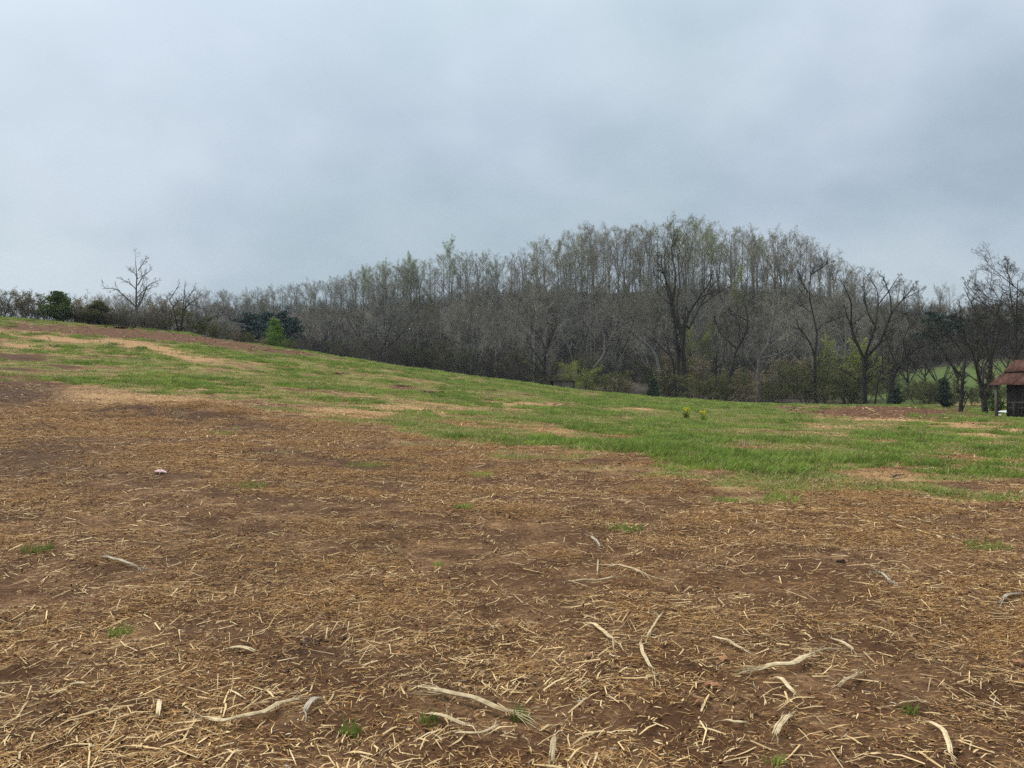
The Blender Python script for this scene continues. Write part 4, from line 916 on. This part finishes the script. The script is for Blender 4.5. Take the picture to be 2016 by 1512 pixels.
for u, vt, d, lab, mt in ((384, 608, 83, 'green tinged bush at the foot of the crooked tree', 'leaf_olive'), (404, 632, 82, 'low olive bush right of crooked tree', 'leaf_olive'), (432, 640, 82, 'olive bramble bush midway between crooked tree and pines', 'leaf_olive'),
                          (458, 648, 83, 'brown green bramble left of dark low bush', 'bud_tan'), (486, 654, 83, 'dark low round bush below the leftmost pine', 'leaf_olive'), (512, 662, 84, 'small bramble left of the bright green tree', 'bud_tan'), (575, 668, 86, 'green bramble right of the bright green tree', 'leaf_olive'), (330, 624, 82, 'low green bush left of the crooked tree', 'leaf_olive')):
    shrub(SHR_L[re_.integers(2)], lab, u, vt, d, (M['bark_dark'], M['twig_brown'], M[mt]), 'leafing bushes along the left hedgerow', 1.35)
shrub(SHR_L[0], 'bright yellow green bush beside the small shed', 1142, 706, 99, (M['bark_dark'], M['twig'], M['leaf_yellow']), None, 1.0, 'leafing_bush')
shrub(SHR_L[1], 'yellow green leafing bush behind left of broad crowned tree', 1672, 668, 100, (M['bark_dark'], M['twig'], M['leaf_yellow']), None, .8, 'leafing_bush')
shrub(SHR_L[0], 'yellow green leafing tree halfway up behind forked tree', 1382, 622, 128, (M['bark_dark'], M['twig'], M['leaf_yellow']), None, .5, 'leafing_bush')
for i, u in enumerate(np.linspace(1168, 1850, 34)):      # olive thicket along the foot of the wood
    u = u+re_.uniform(-8, 8); nb_ = 'left of forked tree' if u < 1320 else ('between forked and slim trees' if u < 1590 else ('around broad crowned tree' if u < 1735 else 'left of the V-forked tree'))
    vt = re_.uniform(700, 776) if u < 1760 else re_.uniform(742, 776)
    m3 = M['leaf_olive'] if re_.uniform() < .75 else M['bud_tan']
    shrub(SHR_L[i % 2], 'olive budding shrub in the thicket along field edge '+nb_, u, vt, re_.uniform(92, 118), (M['bark_dark'], M['twig_brown'], m3), 'field edge thicket shrubs '+nb_, 1.15, 'thicket_shrub')
for i, u in enumerate(np.linspace(600, 1030, 24)):       # dark thicket behind the crest
    u = u+re_.uniform(-9, 9); vt = np.interp(u, (590, 680, 780, 860, 940, 1030), (655, 668, 668, 655, 700, 715))+re_.uniform(-8, 10)
    shrub(SHR[i % 3], 'dark bare shrub in the thicket behind the grassy crest '+('right of the bright green tree' if u < 700 else ('at the darkest clump' if u < 900 else 'left of the spreading tree')), u, vt, re_.uniform(104, 122), (M['bark_dark'], M['twig_dark'] if i % 3 else M['twig_brown']), 'dark thicket behind the crest', .9, 'thicket_shrub')
# dry grass stands
def dry_clump(lab, u, v, h, n=60, spread=.35, group=None, mat='dry_grass', name='dry_grass_clump', cat='dry grass', seed=1):
    rng = np.random.default_rng(seed); p = hit(u, v); e = thing(name, lab, cat, tuple(p), 0, group)
    mb = MB(); vq = blades(rng, n, spread, h*.5, h, .006+.0001*p[1], .5); mb.add(*vq); mb.build('blades', M[mat], e)
    mb = MB(); vq = blades(rng, n//3, spread*.7, h*.2, h*.5, .007+.0001*p[1], 1.1); mb.add(*vq); mb.build('bent_blades', M[mat], e); return e
for i, (u, v, h, lab) in enumerate(((232, 636, 1.0, 'tan grass clump right of olive evergreen bush'), (252, 637, .9, 'tan grass clump left of the lone tree foot'), (288, 640, .9, 'tan grass clump right of the lone tree foot'), (305, 642, .8, 'tan grass clump between lone and crooked trees'))):
    dry_clump(lab, u, v+2, h, 160, 1.3, 'tan grass stands along the left hedgerow', seed=300+i)
for i, (u, v, h, lab) in enumerate(((1690, 908, .32, 'bristly pale dry clump in green grass, right of centre'), (1462, 880, .30, 'upright dry stems in grass below yellow flowers'), (1300, 840, .45, 'tall dry grass stems left of yellow flowers'), (1190, 812, .45, 'tall wispy dry stems on mid field skyline side'),
                                    (870, 805, .28, 'dry grass wisps on the tan strip mid field'), (980, 812, .30, 'dry wisps right end of tan strip mid field'), (1235, 868, .3, 'flattened dry clump on tan patch mid field'), (345, 822, .35, 'single upright dry tuft on dark soil at left'))):
    dry_clump(lab, u, v, h, 26, .28, 'dry grass clumps standing in the field', seed=320+i)
for i, (u, v, w, h_) in enumerate(TUFTS[:10]+[(845, 1425, 14, 6), (690, 1447, 16, 6), (1022, 1418, 14, 6), (865, 1115, 8, 4), (912, 1000, 16, 5), (1790, 1405, 6, 4), (1528, 1504, 5, 6), (280, 857, 8, 6)]):
    LT = ['green grass tuft in straw right of pink scrap', 'green tuft at left edge in thick straw', 'round green grass patch in straw, centre right', 'green grass patch in straw near right edge', 'small green sprout in straw, lower left', 'green tuft just below grass edge, right of centre',
          'green tuft in straw at far right below black stick', 'small green tuft left of centre below grass edge', 'spreading green tuft on dark soil left of centre', 'green tuft on the dark soil bank', 'dark green tuft at bottom centre beside pale stalk', 'dark green tuft at bottom left of centre',
          'green blades poking out beneath the long frayed stalk', 'tiny green sprout in straw at centre', 'low green tuft in straw above centre sprout', 'tiny sprout among straw at lower right', 'single yellow green sprout at the bottom edge', 'upright green tuft on straw at left below dark bank']
    p = hit(u, v); wm_ = max(w*p[1]/F*1.25, .05); rng = np.random.default_rng(500+i)
    e = thing('grass_tuft', LT[i], 'grass tuft', tuple(p), 0, 'green grass tufts in the straw')
    hh = .10 if w > 10 else .07; nbld = int(np.clip(110*wm_/.2, 18, 150))
    mb = MB(); mb.add(*blades(rng, nbld, wm_, hh*.35, hh, .0042, .8)); mb.build('blades', M['grass_rank'], e)
    mb = MB(); mb.add(*blades(rng, nbld//4+3, wm_*1.1, hh*.2, hh*.7, .0038, 1.1)); mb.build('outer_blades', M['grass'], e)

# ------------------------------------------------------------------ barn and shed
def wood_mat(name, c1, c2):
    m, t, b = new_mat(name); mk, setin, mix, math_, noise, smooth = NT(t)
    tcn = mk('ShaderNodeTexCoord'); mp = mk('ShaderNodeMapping'); t.links.new(tcn.outputs['Object'], mp.inputs[0]); mp.inputs['Scale'].default_value = (9, 9, .8)
    oi = mk('ShaderNodeObjectInfo'); col = mix(smooth(noise(mp.outputs[0], 2.2, 5, .65), .3, .7), c1, c2)
    hsv = mk('ShaderNodeHueSaturation'); setin(hsv.inputs['Color'], col); setin(hsv.inputs['Value'], math_('MULTIPLY_ADD', oi.outputs['Random'], .7, .65))
    setin(b.inputs['Base Color'], hsv.outputs[0]); b.inputs['Roughness'].default_value = .9; return m
def rust_mat():
    m, t, b = new_mat('rusty_tin'); mk, setin, mix, math_, noise, smooth = NT(t)
    tcn = mk('ShaderNodeTexCoord'); P = tcn.outputs['Object']; mp = mk('ShaderNodeMapping'); t.links.new(P, mp.inputs[0]); mp.inputs['Scale'].default_value = (3, .5, .5)
    col = mix(smooth(noise(P, .9, 5, .65), .35, .62), (0.068, 0.027, 0.018), (0.115, 0.056, 0.041))
    col = mix(math_('MULTIPLY', smooth(noise(mp.outputs[0], 2.5, 5, .7), .5, .72), .8), col, (0.19, 0.12, 0.092))
    col = mix(math_('MULTIPLY', smooth(noise(P, 7, 4), .55, .75), .6), col, (0.17, 0.062, 0.035))
    oi = mk('ShaderNodeObjectInfo'); hsv = mk('ShaderNodeHueSaturation'); setin(hsv.inputs['Color'], col); setin(hsv.inputs['Value'], math_('MULTIPLY_ADD', oi.outputs['Random'], .35, .8))
    setin(b.inputs['Base Color'], hsv.outputs[0]); b.inputs['Roughness'].default_value = .8; b.inputs['Specular IOR Level'].default_value = .1; return m
M['barn_wood'] = wood_mat('barn_wood', (0.012, 0.010, 0.009), (0.032, 0.027, 0.023)); M['rust'] = rust_mat(); M['post_wood'] = wood_mat('post_wood', (0.06, 0.05, 0.04), (0.12, 0.10, 0.082))
def sheet(a0, a1, e0, e1, zoff=0.0, nx=10, cor=.014, pitch=.15, rng=RNG):
    """corrugated sheet between two edges: e0/e1 are (b, z) on the slope; a along the eave"""
    nx = max(nx, int((a1-a0)/pitch*4)); a = np.linspace(a0, a1, nx+1); n_ = np.array([0, -(e1[1]-e0[1]), (e1[0]-e0[0])]); n_ = n_/np.linalg.norm(n_)
    V = []
    lift = rng.uniform(0, .02)
    for k, t in enumerate((0, .5, 1)):
        b_ = e0[0]+(e1[0]-e0[0])*t; z_ = e0[1]+(e1[1]-e0[1])*t
        c_ = zoff+cor*np.sin(a/pitch*2*np.pi)+(lift if k == 0 else 0)
        V.append(np.stack([a, b_+n_[1]*c_, z_+n_[2]*c_], 1))
    V = np.concatenate(V); W = V-n_*.004
    m_ = nx+1; i = np.arange(nx)
    top = np.concatenate([np.stack([k*m_+i, k*m_+i+1, (k+1)*m_+i+1, (k+1)*m_+i], 1) for k in range(2)])
    mb = MB(); mb.add(np.concatenate([V, W]), np.concatenate([top, top[:, ::-1]+3*m_, np.stack([i, i+3*m_, i+1+3*m_, i+1], 1)])); return mb
be = np.array([.5, -.866]); bs = np.array([.866, .5]); O = np.array([33.0, 53.5])
def barn_ground(a, b_): q_ = O+be*a+bs*b_; return gz1(q_[0], q_[1])
EZ = CZ+(HV-757.5)/F*53.5; RZ = EZ+1.72; BW, BL = 6.1, 9.0
barn = thing('barn', 'old dark wooden barn with rusty tin roof at right edge of field', 'barn', (O[0], O[1], 0), math.atan2(be[1], be[0]))
gf = min(barn_ground(a, b_) for a in (0, 3, 9) for b_ in (0, 6)) - .15
mb = MB(); mb.box((.05, 2.98, RZ-.16), (BL, 3.12, RZ-.05))
for k in range(8): mb.tube(np.array([[.2+k*1.2, .1, EZ+.02], [.2+k*1.2, 3.0, RZ-.1], [.2+k*1.2, 6.0, EZ+.02]]), np.full(3, .05), 4)
roof = mb.build('roof', M['barn_wood'], barn)
for k in range(12):
    a0, a1 = k*.75, k*.75+.80
    sheet(a0, a1, (-.12, EZ-.02), (1.72, EZ+1.72*1.60/3.05), .012*(k % 2)).build('roof_sheet', M['rust'], roof)
    sheet(a0+.1, a1+.1, (1.50, EZ+1.72*1.50/3.05+.05), (3.07, RZ+.05), .012*(k % 2)+.01).build('roof_sheet', M['rust'], roof)
    sheet(a0, a1, (BW+.12, EZ-.02), (3.03, RZ+.03), -.012*(k % 2)-.03).build('roof_sheet', M['rust'], roof)
def girts(lo, hi):
    mb = MB()
    for f in (.12, .5, .9): z_ = gf+(EZ-gf)*f; mb.box((lo[0], lo[1], z_), (hi[0], hi[1], z_+.09))
    return mb.build('wall', M['barn_wood'], barn)
w_front = girts((.95, .605), (BL-.1, .66)); w_end = girts((.915, .7), (.965, 5.4)); w_far = girts((BL-.13, .7), (BL-.07, 5.4))
for k in range(34):                              # board walls: long side facing the field, end wall, back
    a0 = .85+k*.23
    mb = MB(); mb.box((a0, .55+.012*(k % 2), gf), (a0+.215, .585+.012*(k % 2), EZ+.28)); mb.build('wall_board', M['barn_wood'], w_front)
for k in range(22):
    b0 = .62+k*.222; hz = EZ+1.72*min(b0+.1, BW-b0-.1)/3.05-.08
    mb = MB(); mb.box((.85+.012*(k % 2), b0, gf), (.885+.012*(k % 2), b0+.207, hz)); mb.build('wall_board', M['barn_wood'], w_end)
    mb = MB(); mb.box((BL-.06, b0, gf), (BL-.03, b0+.207, hz)); mb.build('wall_board', M['barn_wood'], w_far)
mb = MB(); mb.box((1.3, 5.52, gf), (BL-.07, 5.56, EZ+.22)); mb.build('back_wall', M['barn_wood'], barn)
for a in (.38, ): mb = MB(); mb.box((a-.08, .12, barn_ground(a, .2)-.2), (a+.08, .28, EZ-.02)); mb.build('corner_post', M['post_wood'], barn)
mb = MB(); mb.box((.38-.07, 5.8, barn_ground(.4, 5.9)-.2), (.38+.07, 5.94, EZ-.02)); mb.build('corner_post', M['post_wood'], barn)
mb = MB(); mb.box((.05, .10, EZ+.0), (BL, .24, EZ+.07)); mb.build('eave_beam', M['barn_wood'], barn)
for a in (1.75, 3.4, 5.0): mb = MB(); mb.box((a-.07, -.28, barn_ground(a, -.2)-.2), (a+.07, -.14, barn_ground(a, -.2)+1.05)); mb.build('rail_post', M['barn_wood'], barn)
for zz in (.62, .98): mb = MB(); mb.box((1.3, -.13, barn_ground(2, -.1)+zz), (5.2, -.08, barn_ground(2, -.1)+zz+.11)); mb.build('rail', M['barn_wood'], barn)
# small shed half hidden behind the crest
sp = np.array([(1106-CU)/F*86, 86, 0]); sp[2] = gz1(sp[0], sp[1]); sh_top = CZ+(HV-746)/F*86
shed = thing('small_shed', 'tiny weathered shed half hidden behind the grassy crest', 'shed', tuple(sp), math.radians(-14)); hh = sh_top-sp[2]
for k in range(7): mb = MB(); mb.box((-.75+k*.3, -.8, -.2), (-.75+k*.3+.285, -.77, hh-.22)); mb.build('wall_board', M['post_wood'], shed)
mb = MB(); mb.box((-1.15, -.75, -.2), (-1.11, .8, hh-.2)); mb.build('side_wall', M['barn_wood'], shed)
mb = MB(); mb.box((-1.1, .76, -.2), (1.34, .8, hh-.3)); mb.build('back_wall', M['barn_wood'], shed)
mb = MB(); mb.box((1.31, -.76, -.2), (1.345, .75, hh-.25)); mb.build('side_wall', M['barn_wood'], shed)
mb = MB(); v8 = np.array([[-1.3, -.95, hh-.10], [1.45, -.95, hh-.16], [1.45, .95, hh-.26], [-1.3, .95, hh-.2]]); mb.add(np.concatenate([v8, v8-[0, 0, .06]]), [[0, 1, 2, 3], [7, 6, 5, 4], [0, 4, 5, 1], [1, 5, 6, 2], [2, 6, 7, 3], [3, 7, 4, 0]]); mb.build('roof', M['post_wood'], shed)

# ------------------------------------------------------------------ single pieces lying on the field
def stalk(lab, pp, w, fray=0, mat='stalk', seed=0, name='dry_stalk', forks=()):
    """split length of dry stem: a ribbed half-round body plus loose fibres at the ends"""
    rng = np.random.default_rng(900+seed); P = np.array([hit(a, b) for a, b in pp]); base = P[0].copy()
    K = max(7, 4*len(P)); Q = resample(P, K)
    Q[:, 2] = gz(Q[:, 0], Q[:, 1])+w*.7+.006+.018*np.sin(np.linspace(0, math.pi, K))
    Q[1:-1, :2] += rng.normal(0, w*.06, (K-2, 2)); Q = Q-base
    e = thing(name, lab, 'stalk', tuple(base), 0, 'larger dry stalk pieces on the straw')
    mb = MB(); td = normed(np.gradient(Q, axis=0)); sdv = normed(np.stack([-td[:, 1], td[:, 0], 0*td[:, 0]], 1)); tt = np.linspace(0, 1, K)
    for off in np.linspace(-.42, .42, 5):
        lo, hi = rng.uniform(0, .16), 1-rng.uniform(0, .16); sub = np.stack([np.interp(np.linspace(lo, hi, K), tt, Q[:, c_]) for c_ in range(3)], 1)
        sub = sub + sdv*(off*w*(1+.25*rng.normal(0, 1)))+np.array([0, 0, (.25-off*off)*w*.5])+np.cumsum(rng.normal(0, w*.02, (K, 3)), 0)*[1, 1, .3]
        mb.tube(sub, w*.17*np.interp(np.linspace(0, 1, K), [0, .12, .8, 1], [.4, 1, .9, .25])*rng.uniform(.75, 1.25), 5, rng)
    o_ = mb.build('stem', M[mat], e, False)
    if fray:
        mb = MB(); L = np.linalg.norm(Q[-1]-Q[0])
        for side in (0, -1):
            tdir = normed((Q[-1]-Q[-3]) if side else (Q[0]-Q[2])); nf = fray
            for k in range(nf):
                st = Q[side]-tdir*L*rng.uniform(0, .3)+rng.normal(0, w*.22, 3)*[1, 1, .4]; dd = normed(tdir+rng.normal(0, .28, 3)*[1, 1, .35]); l_ = L*rng.uniform(.12, .42)
                en = st+dd*l_; en2 = st+dd*l_*.5+rng.normal(0, .01, 3)
                for p_ in (en, en2): p_[2] = max(p_[2], gz1(p_[0]+base[0], p_[1]+base[1])-base[2]+.004)
                mb.tube(resample(np.array([st, en2, en]), 4), np.array([1, .9, .7, .3])*rng.uniform(.0016, .0038), 3, rng)
        mb.build('frayed_fibres', M[mat], e)['kind'] = 'stuff'
    return e
STK = [('long pale stalk with frayed ends, largest at bottom centre', [(835, 1362), (935, 1392), (1042, 1424)], .030, 9, 'stalk'), ('pale stalk below the long frayed stalk, left part', [(835, 1414), (880, 1428), (930, 1441)], .020, 3, 'stalk'),
       ('curved pale stalk arched like a bow at bottom centre', [(895, 1452), (940, 1459), (970, 1450), (988, 1434)], .016, 2, 'stalk'), ('thick frayed stalk end cut by the bottom edge', [(1094, 1458), (1088, 1484), (1084, 1511)], .022, 5, 'stalk'),
       ('straight pale split stalk right of centre foreground', [(1160, 1232), (1185, 1252), (1218, 1278)], .024, 4, 'stalk'), ('bent pale stalk with hooked top right of straight split stalk', [(1262, 1270), (1266, 1300), (1290, 1331)], .022, 4, 'stalk'),
       ('thin slanting stalk above the bent pale stalk', [(1272, 1262), (1290, 1240), (1306, 1214)], .014, 3, 'stalk'), ('long curved tan leaf strip in centre midground', [(1118, 1150), (1165, 1152), (1215, 1141)], .022, 3, 'stalk'),
       ('short white split stalk highest in centre midground', [(1162, 1060), (1172, 1070), (1181, 1082)], .022, 3, 'stalk_grey'), ('small upright splinter above the curved leaf strip', [(1176, 1136), (1178, 1106)], .014, 1, 'stalk'),
       ('frayed pale bundle right of the curved leaf strip', [(1198, 1118), (1235, 1126), (1276, 1142)], .026, 9, 'stalk'), ('long sweeping curved leaf at lower left', [(382, 1421), (450, 1440), (520, 1421), (597, 1382)], .028, 4, 'stalk'),
       ('straight grey stalk in straw on the left', [(200, 1102), (240, 1113), (276, 1126)], .024, 4, 'stalk_grey'), ('short tan chip on soil left of dark dug patch', [(450, 1283), (478, 1287), (506, 1291)], .022, 2, 'stalk'),
       ('wide frayed fan of pale fibres at lower right', [(1480, 1331), (1557, 1324), (1614, 1292)], .034, 14, 'stalk'), ('forked pale stalk right of the frayed fan', [(1649, 1365), (1668, 1350), (1692, 1332)], .018, 5, 'stalk'),
       ('tan split stalk below the frayed fan', [(1525, 1344), (1548, 1362), (1571, 1379)], .022, 2, 'stalk'), ('thin straight stalk above right of the frayed fan', [(1637, 1264), (1662, 1278), (1690, 1294)], .018, 2, 'stalk'),
       ('forked tan stalk near the bottom at lower right', [(1526, 1462), (1540, 1442), (1558, 1420)], .026, 5, 'stalk'), ('pale branching stalk in bottom right corner', [(1824, 1431), (1860, 1462), (1876, 1510)], .026, 5, 'stalk'),
       ('long thin stalk left of the frayed fan', [(1400, 1258), (1432, 1272), (1466, 1286)], .018, 3, 'stalk'), ('pale root-like piece at right edge', [(1972, 1192), (1985, 1180), (2012, 1174)], .022, 7, 'stalk_grey'),
       ('shaggy grey root piece right of dark leafy clump', [(1728, 1132), (1740, 1142), (1757, 1152)], .026, 9, 'stalk_grey'), ('upright pale chip at lower left', [(310, 1421), (314, 1388)], .020, 1, 'stalk'),
       ('grey curled leaf by dark dug patch', [(596, 1412), (612, 1396), (630, 1383)], .024, 3, 'stalk_grey'), ('narrow stalk lying flat at far right lower corner', [(1755, 1396), (1790, 1394), (1826, 1391)], .008, 1, 'stalk'),
       ('pale stalk left of forked tan stalk near bottom', [(1420, 1428), (1445, 1440), (1470, 1432)], .016, 2, 'stalk'), ('pair of crossed pale splinters on lower left straw', [(130, 1355), (170, 1360), (150, 1350)], .014, 3, 'stalk')]
for i, (lab, pp, w, fr, mt) in enumerate(STK): stalk(lab, pp, w, fr, mt, i)
def leaf_piece(lab, u, v, s, mat, name, cat, seed, group=None, lift=.02):
    rng = np.random.default_rng(seed); p = hit(u, v); n_ = 9; a = np.arange(n_)/n_*2*np.pi; r_ = s*(1+.3*rng.normal(0, 1, n_)).clip(.5, 1.5)
    ring = np.stack([r_*np.cos(a)*1.35, r_*np.sin(a)*.8, lift*rng.uniform(.2, 1, n_)+.006], 1); inn = ring*[.45, .45, 1]+[0, 0, lift*.6]
    V = np.concatenate([ring, inn, [[0, 0, lift*.7]]]); k = np.arange(n_); k2 = (k+1) % n_
    e = thing(name, lab, cat, tuple(p), rng.uniform(0, 6.28), group)
    mb = MB(); mb.add(np.concatenate([V, V-[0, 0, .003]]), np.stack([k, k2, n_+k2, n_+k], 1), np.concatenate([np.stack([n_+k, n_+k2, np.full(n_, 2*n_)], 1), (np.stack([n_+k2, n_+k, np.full(n_, 2*n_)], 1)+2*n_+1)]))
    mb.build('blade' if cat == 'leaf' else 'sheet', M[mat], e)
    mb = MB(); mb.tube(np.array([[0, 0, lift*.7+.003], [s*.8, .1*s, lift*.5+.004], [s*1.9, .25*s, .008]]), np.array([.0025, .002, .0012])*(s/.04), 4, rng); mb.build('rib' if cat == 'leaf' else 'torn_strip', M[mat], e); return e
LG = 'fallen brown leaves on the straw'
for i, (u, v, s, lab) in enumerate(((1425, 1303, .022, 'orange brown fallen leaf left of frayed fan'), (1407, 1356, .026, 'upright pinkish brown leaf at lower right of centre'), (1396, 1352, .02, 'brown leaf leaning on the pinkish brown leaf'), (1376, 1390, .018, 'small brown leaf left below pinkish leaf'), (1157, 1296, .02, 'reddish brown leaf in soil at centre right'), (2005, 1310, .022, 'tan leaf at right edge of foreground'))):
    leaf_piece(lab, u, v, s, 'brown_leaf', 'fallen_leaf', 'leaf', 700+i, LG)
leaf_piece('crumpled pink plastic scrap lying on straw at left', 318, 934, .11, 'pink', 'plastic_scrap', 'litter', 720, lift=.05)
leaf_piece('white crumpled scrap on ground by the barn post', 1977, 815, .25, 'white', 'white_scrap', 'litter', 721, lift=.2)
leaf_piece('small white scrap in grass in front of barn', 1967, 820, .09, 'white', 'white_scrap', 'litter', 722, lift=.1)
st = stalk('black charred stick lying in grass at right', [(1755, 945), (1770, 941), (1786, 938)], .045, 2, 'stick', 60, 'charred_stick'); st['category'] = 'stick'; del st['group']
# dark leafy clump, dug soil heaps, yellow flowers
def clod_heap(lab, u, v, w, h, seed, n=26):
    rng = np.random.default_rng(seed); p = hit(u, v); e = thing('soil_heap', lab, 'soil heap', tuple(p), 0, 'dark soil heaps in the field')
    for part, cnt, s0 in (('heap', 1, 1.0), ('clods', n, .09)):
        mb = MB()
        for k in range(cnt):
            c_ = np.zeros(3) if cnt == 1 else np.array([rng.normal(0, w*.45), rng.normal(0, w*.3), h*rng.uniform(0, .6)])
            sc_ = np.array([w*.5, w*.35, h*.6]) if cnt == 1 else w*s0*rng.uniform(.3, 1)*np.array([1, .9, .7])
            th = np.linspace(0, np.pi, 5); ph = np.arange(8)/8*2*np.pi; V = np.stack([np.sin(th)[:, None]*np.cos(ph), np.sin(th)[:, None]*np.sin(ph), np.cos(th)[:, None]+0*ph], -1)
            V = V*(1+.25*rng.normal(0, 1, V.shape[:2]+(1,)).clip(-1.2, 1.2))*sc_+c_; i_ = np.arange(4)[:, None]*8; j_ = np.arange(8)[None]
            mb.add(V.reshape(-1, 3), np.stack([i_+j_, i_+8+j_, i_+8+(j_+1) % 8, i_+(j_+1) % 8], -1).reshape(-1, 4))
        mb.build(part, M['clod'], e)
for i, a in enumerate((('dark molehill of soil alone in the green grass slope', 662, 737, .6, .22), ('reddish turned soil heap on the grass slope, larger of two', 845, 773, .9, .10), ('small turned soil heap above left of larger reddish heap', 790, 761, .6, .10),
                       ('dark clod heap under the hedgerow on the left', 232, 646, 2.0, .25), ('dug dark soil heap in lower left foreground', 605, 1268, .16, .02), ('dark rooty clump in straw right of centre', 1657, 1109, .10, .05))):
    clod_heap(*a, 800+i)
for i, (u, v, lab) in enumerate(((1350, 826, 'yellow flowering weed, left of two in the grass'), (1384, 830, 'yellow flowering weed, right of two in the grass'))):
    rng = np.random.default_rng(840+i); p = hit(u, v); e = thing('flowering_weed', lab, 'flower', tuple(p), 0, 'yellow flowering weeds'); hgt = 22*p[1]/F*1.0
    mb = MB(); tips = []
    for k in range(11):
        a = rng.uniform(0, 6.28); t_ = np.array([math.cos(a)*hgt*.35*rng.uniform(.2, 1), math.sin(a)*hgt*.35*rng.uniform(.2, 1), hgt*rng.uniform(.7, 1)]); tips.append(t_); mb.tube(resample(np.array([[0, 0, -.02], t_*[.4, .4, .5], t_]), 4), np.full(4, .008), 3, rng)
    mb.build('stems', M['leaf_green'], e); tips = np.array(tips)
    mb = MB(); mb.add(*leaf_quads(np.repeat(tips, 7, 0)+rng.normal(0, hgt*.07, (len(tips)*7, 3)), rng, .034)); mb.build('blossoms', M['flower'], e)
    mb = MB(); mb.add(*leaf_quads(rng.normal(0, 1, (120, 3))*[hgt*.2, hgt*.2, hgt*.18]+[0, 0, hgt*.32], rng, .05)); mb.build('leaves', M['grass_rank'], e)

# ------------------------------------------------------------------ damp air
hz = MB(); hz.box((-450, -450, float(gv[:, 2].min())-1.2), (450, 450, 66.0))
hm = bpy.data.materials.new('damp_air'); hm.use_nodes = True; hn = hm.node_tree; hn.nodes.clear()
pv = hn.nodes.new('ShaderNodeVolumePrincipled'); pv.inputs['Color'].default_value = (0.72, 0.79, 0.86, 1); pv.inputs['Density'].default_value = 0.00025; pv.inputs['Anisotropy'].default_value = 0.0
ho = hn.nodes.new('ShaderNodeOutputMaterial'); hn.links.new(pv.outputs[0], ho.inputs['Volume'])
haze = hz.build('haze', hm); tag(haze, kind='stuff')
print('STRAW', NSTRAW, 'TREES', nridge, 'CP', len(CP))
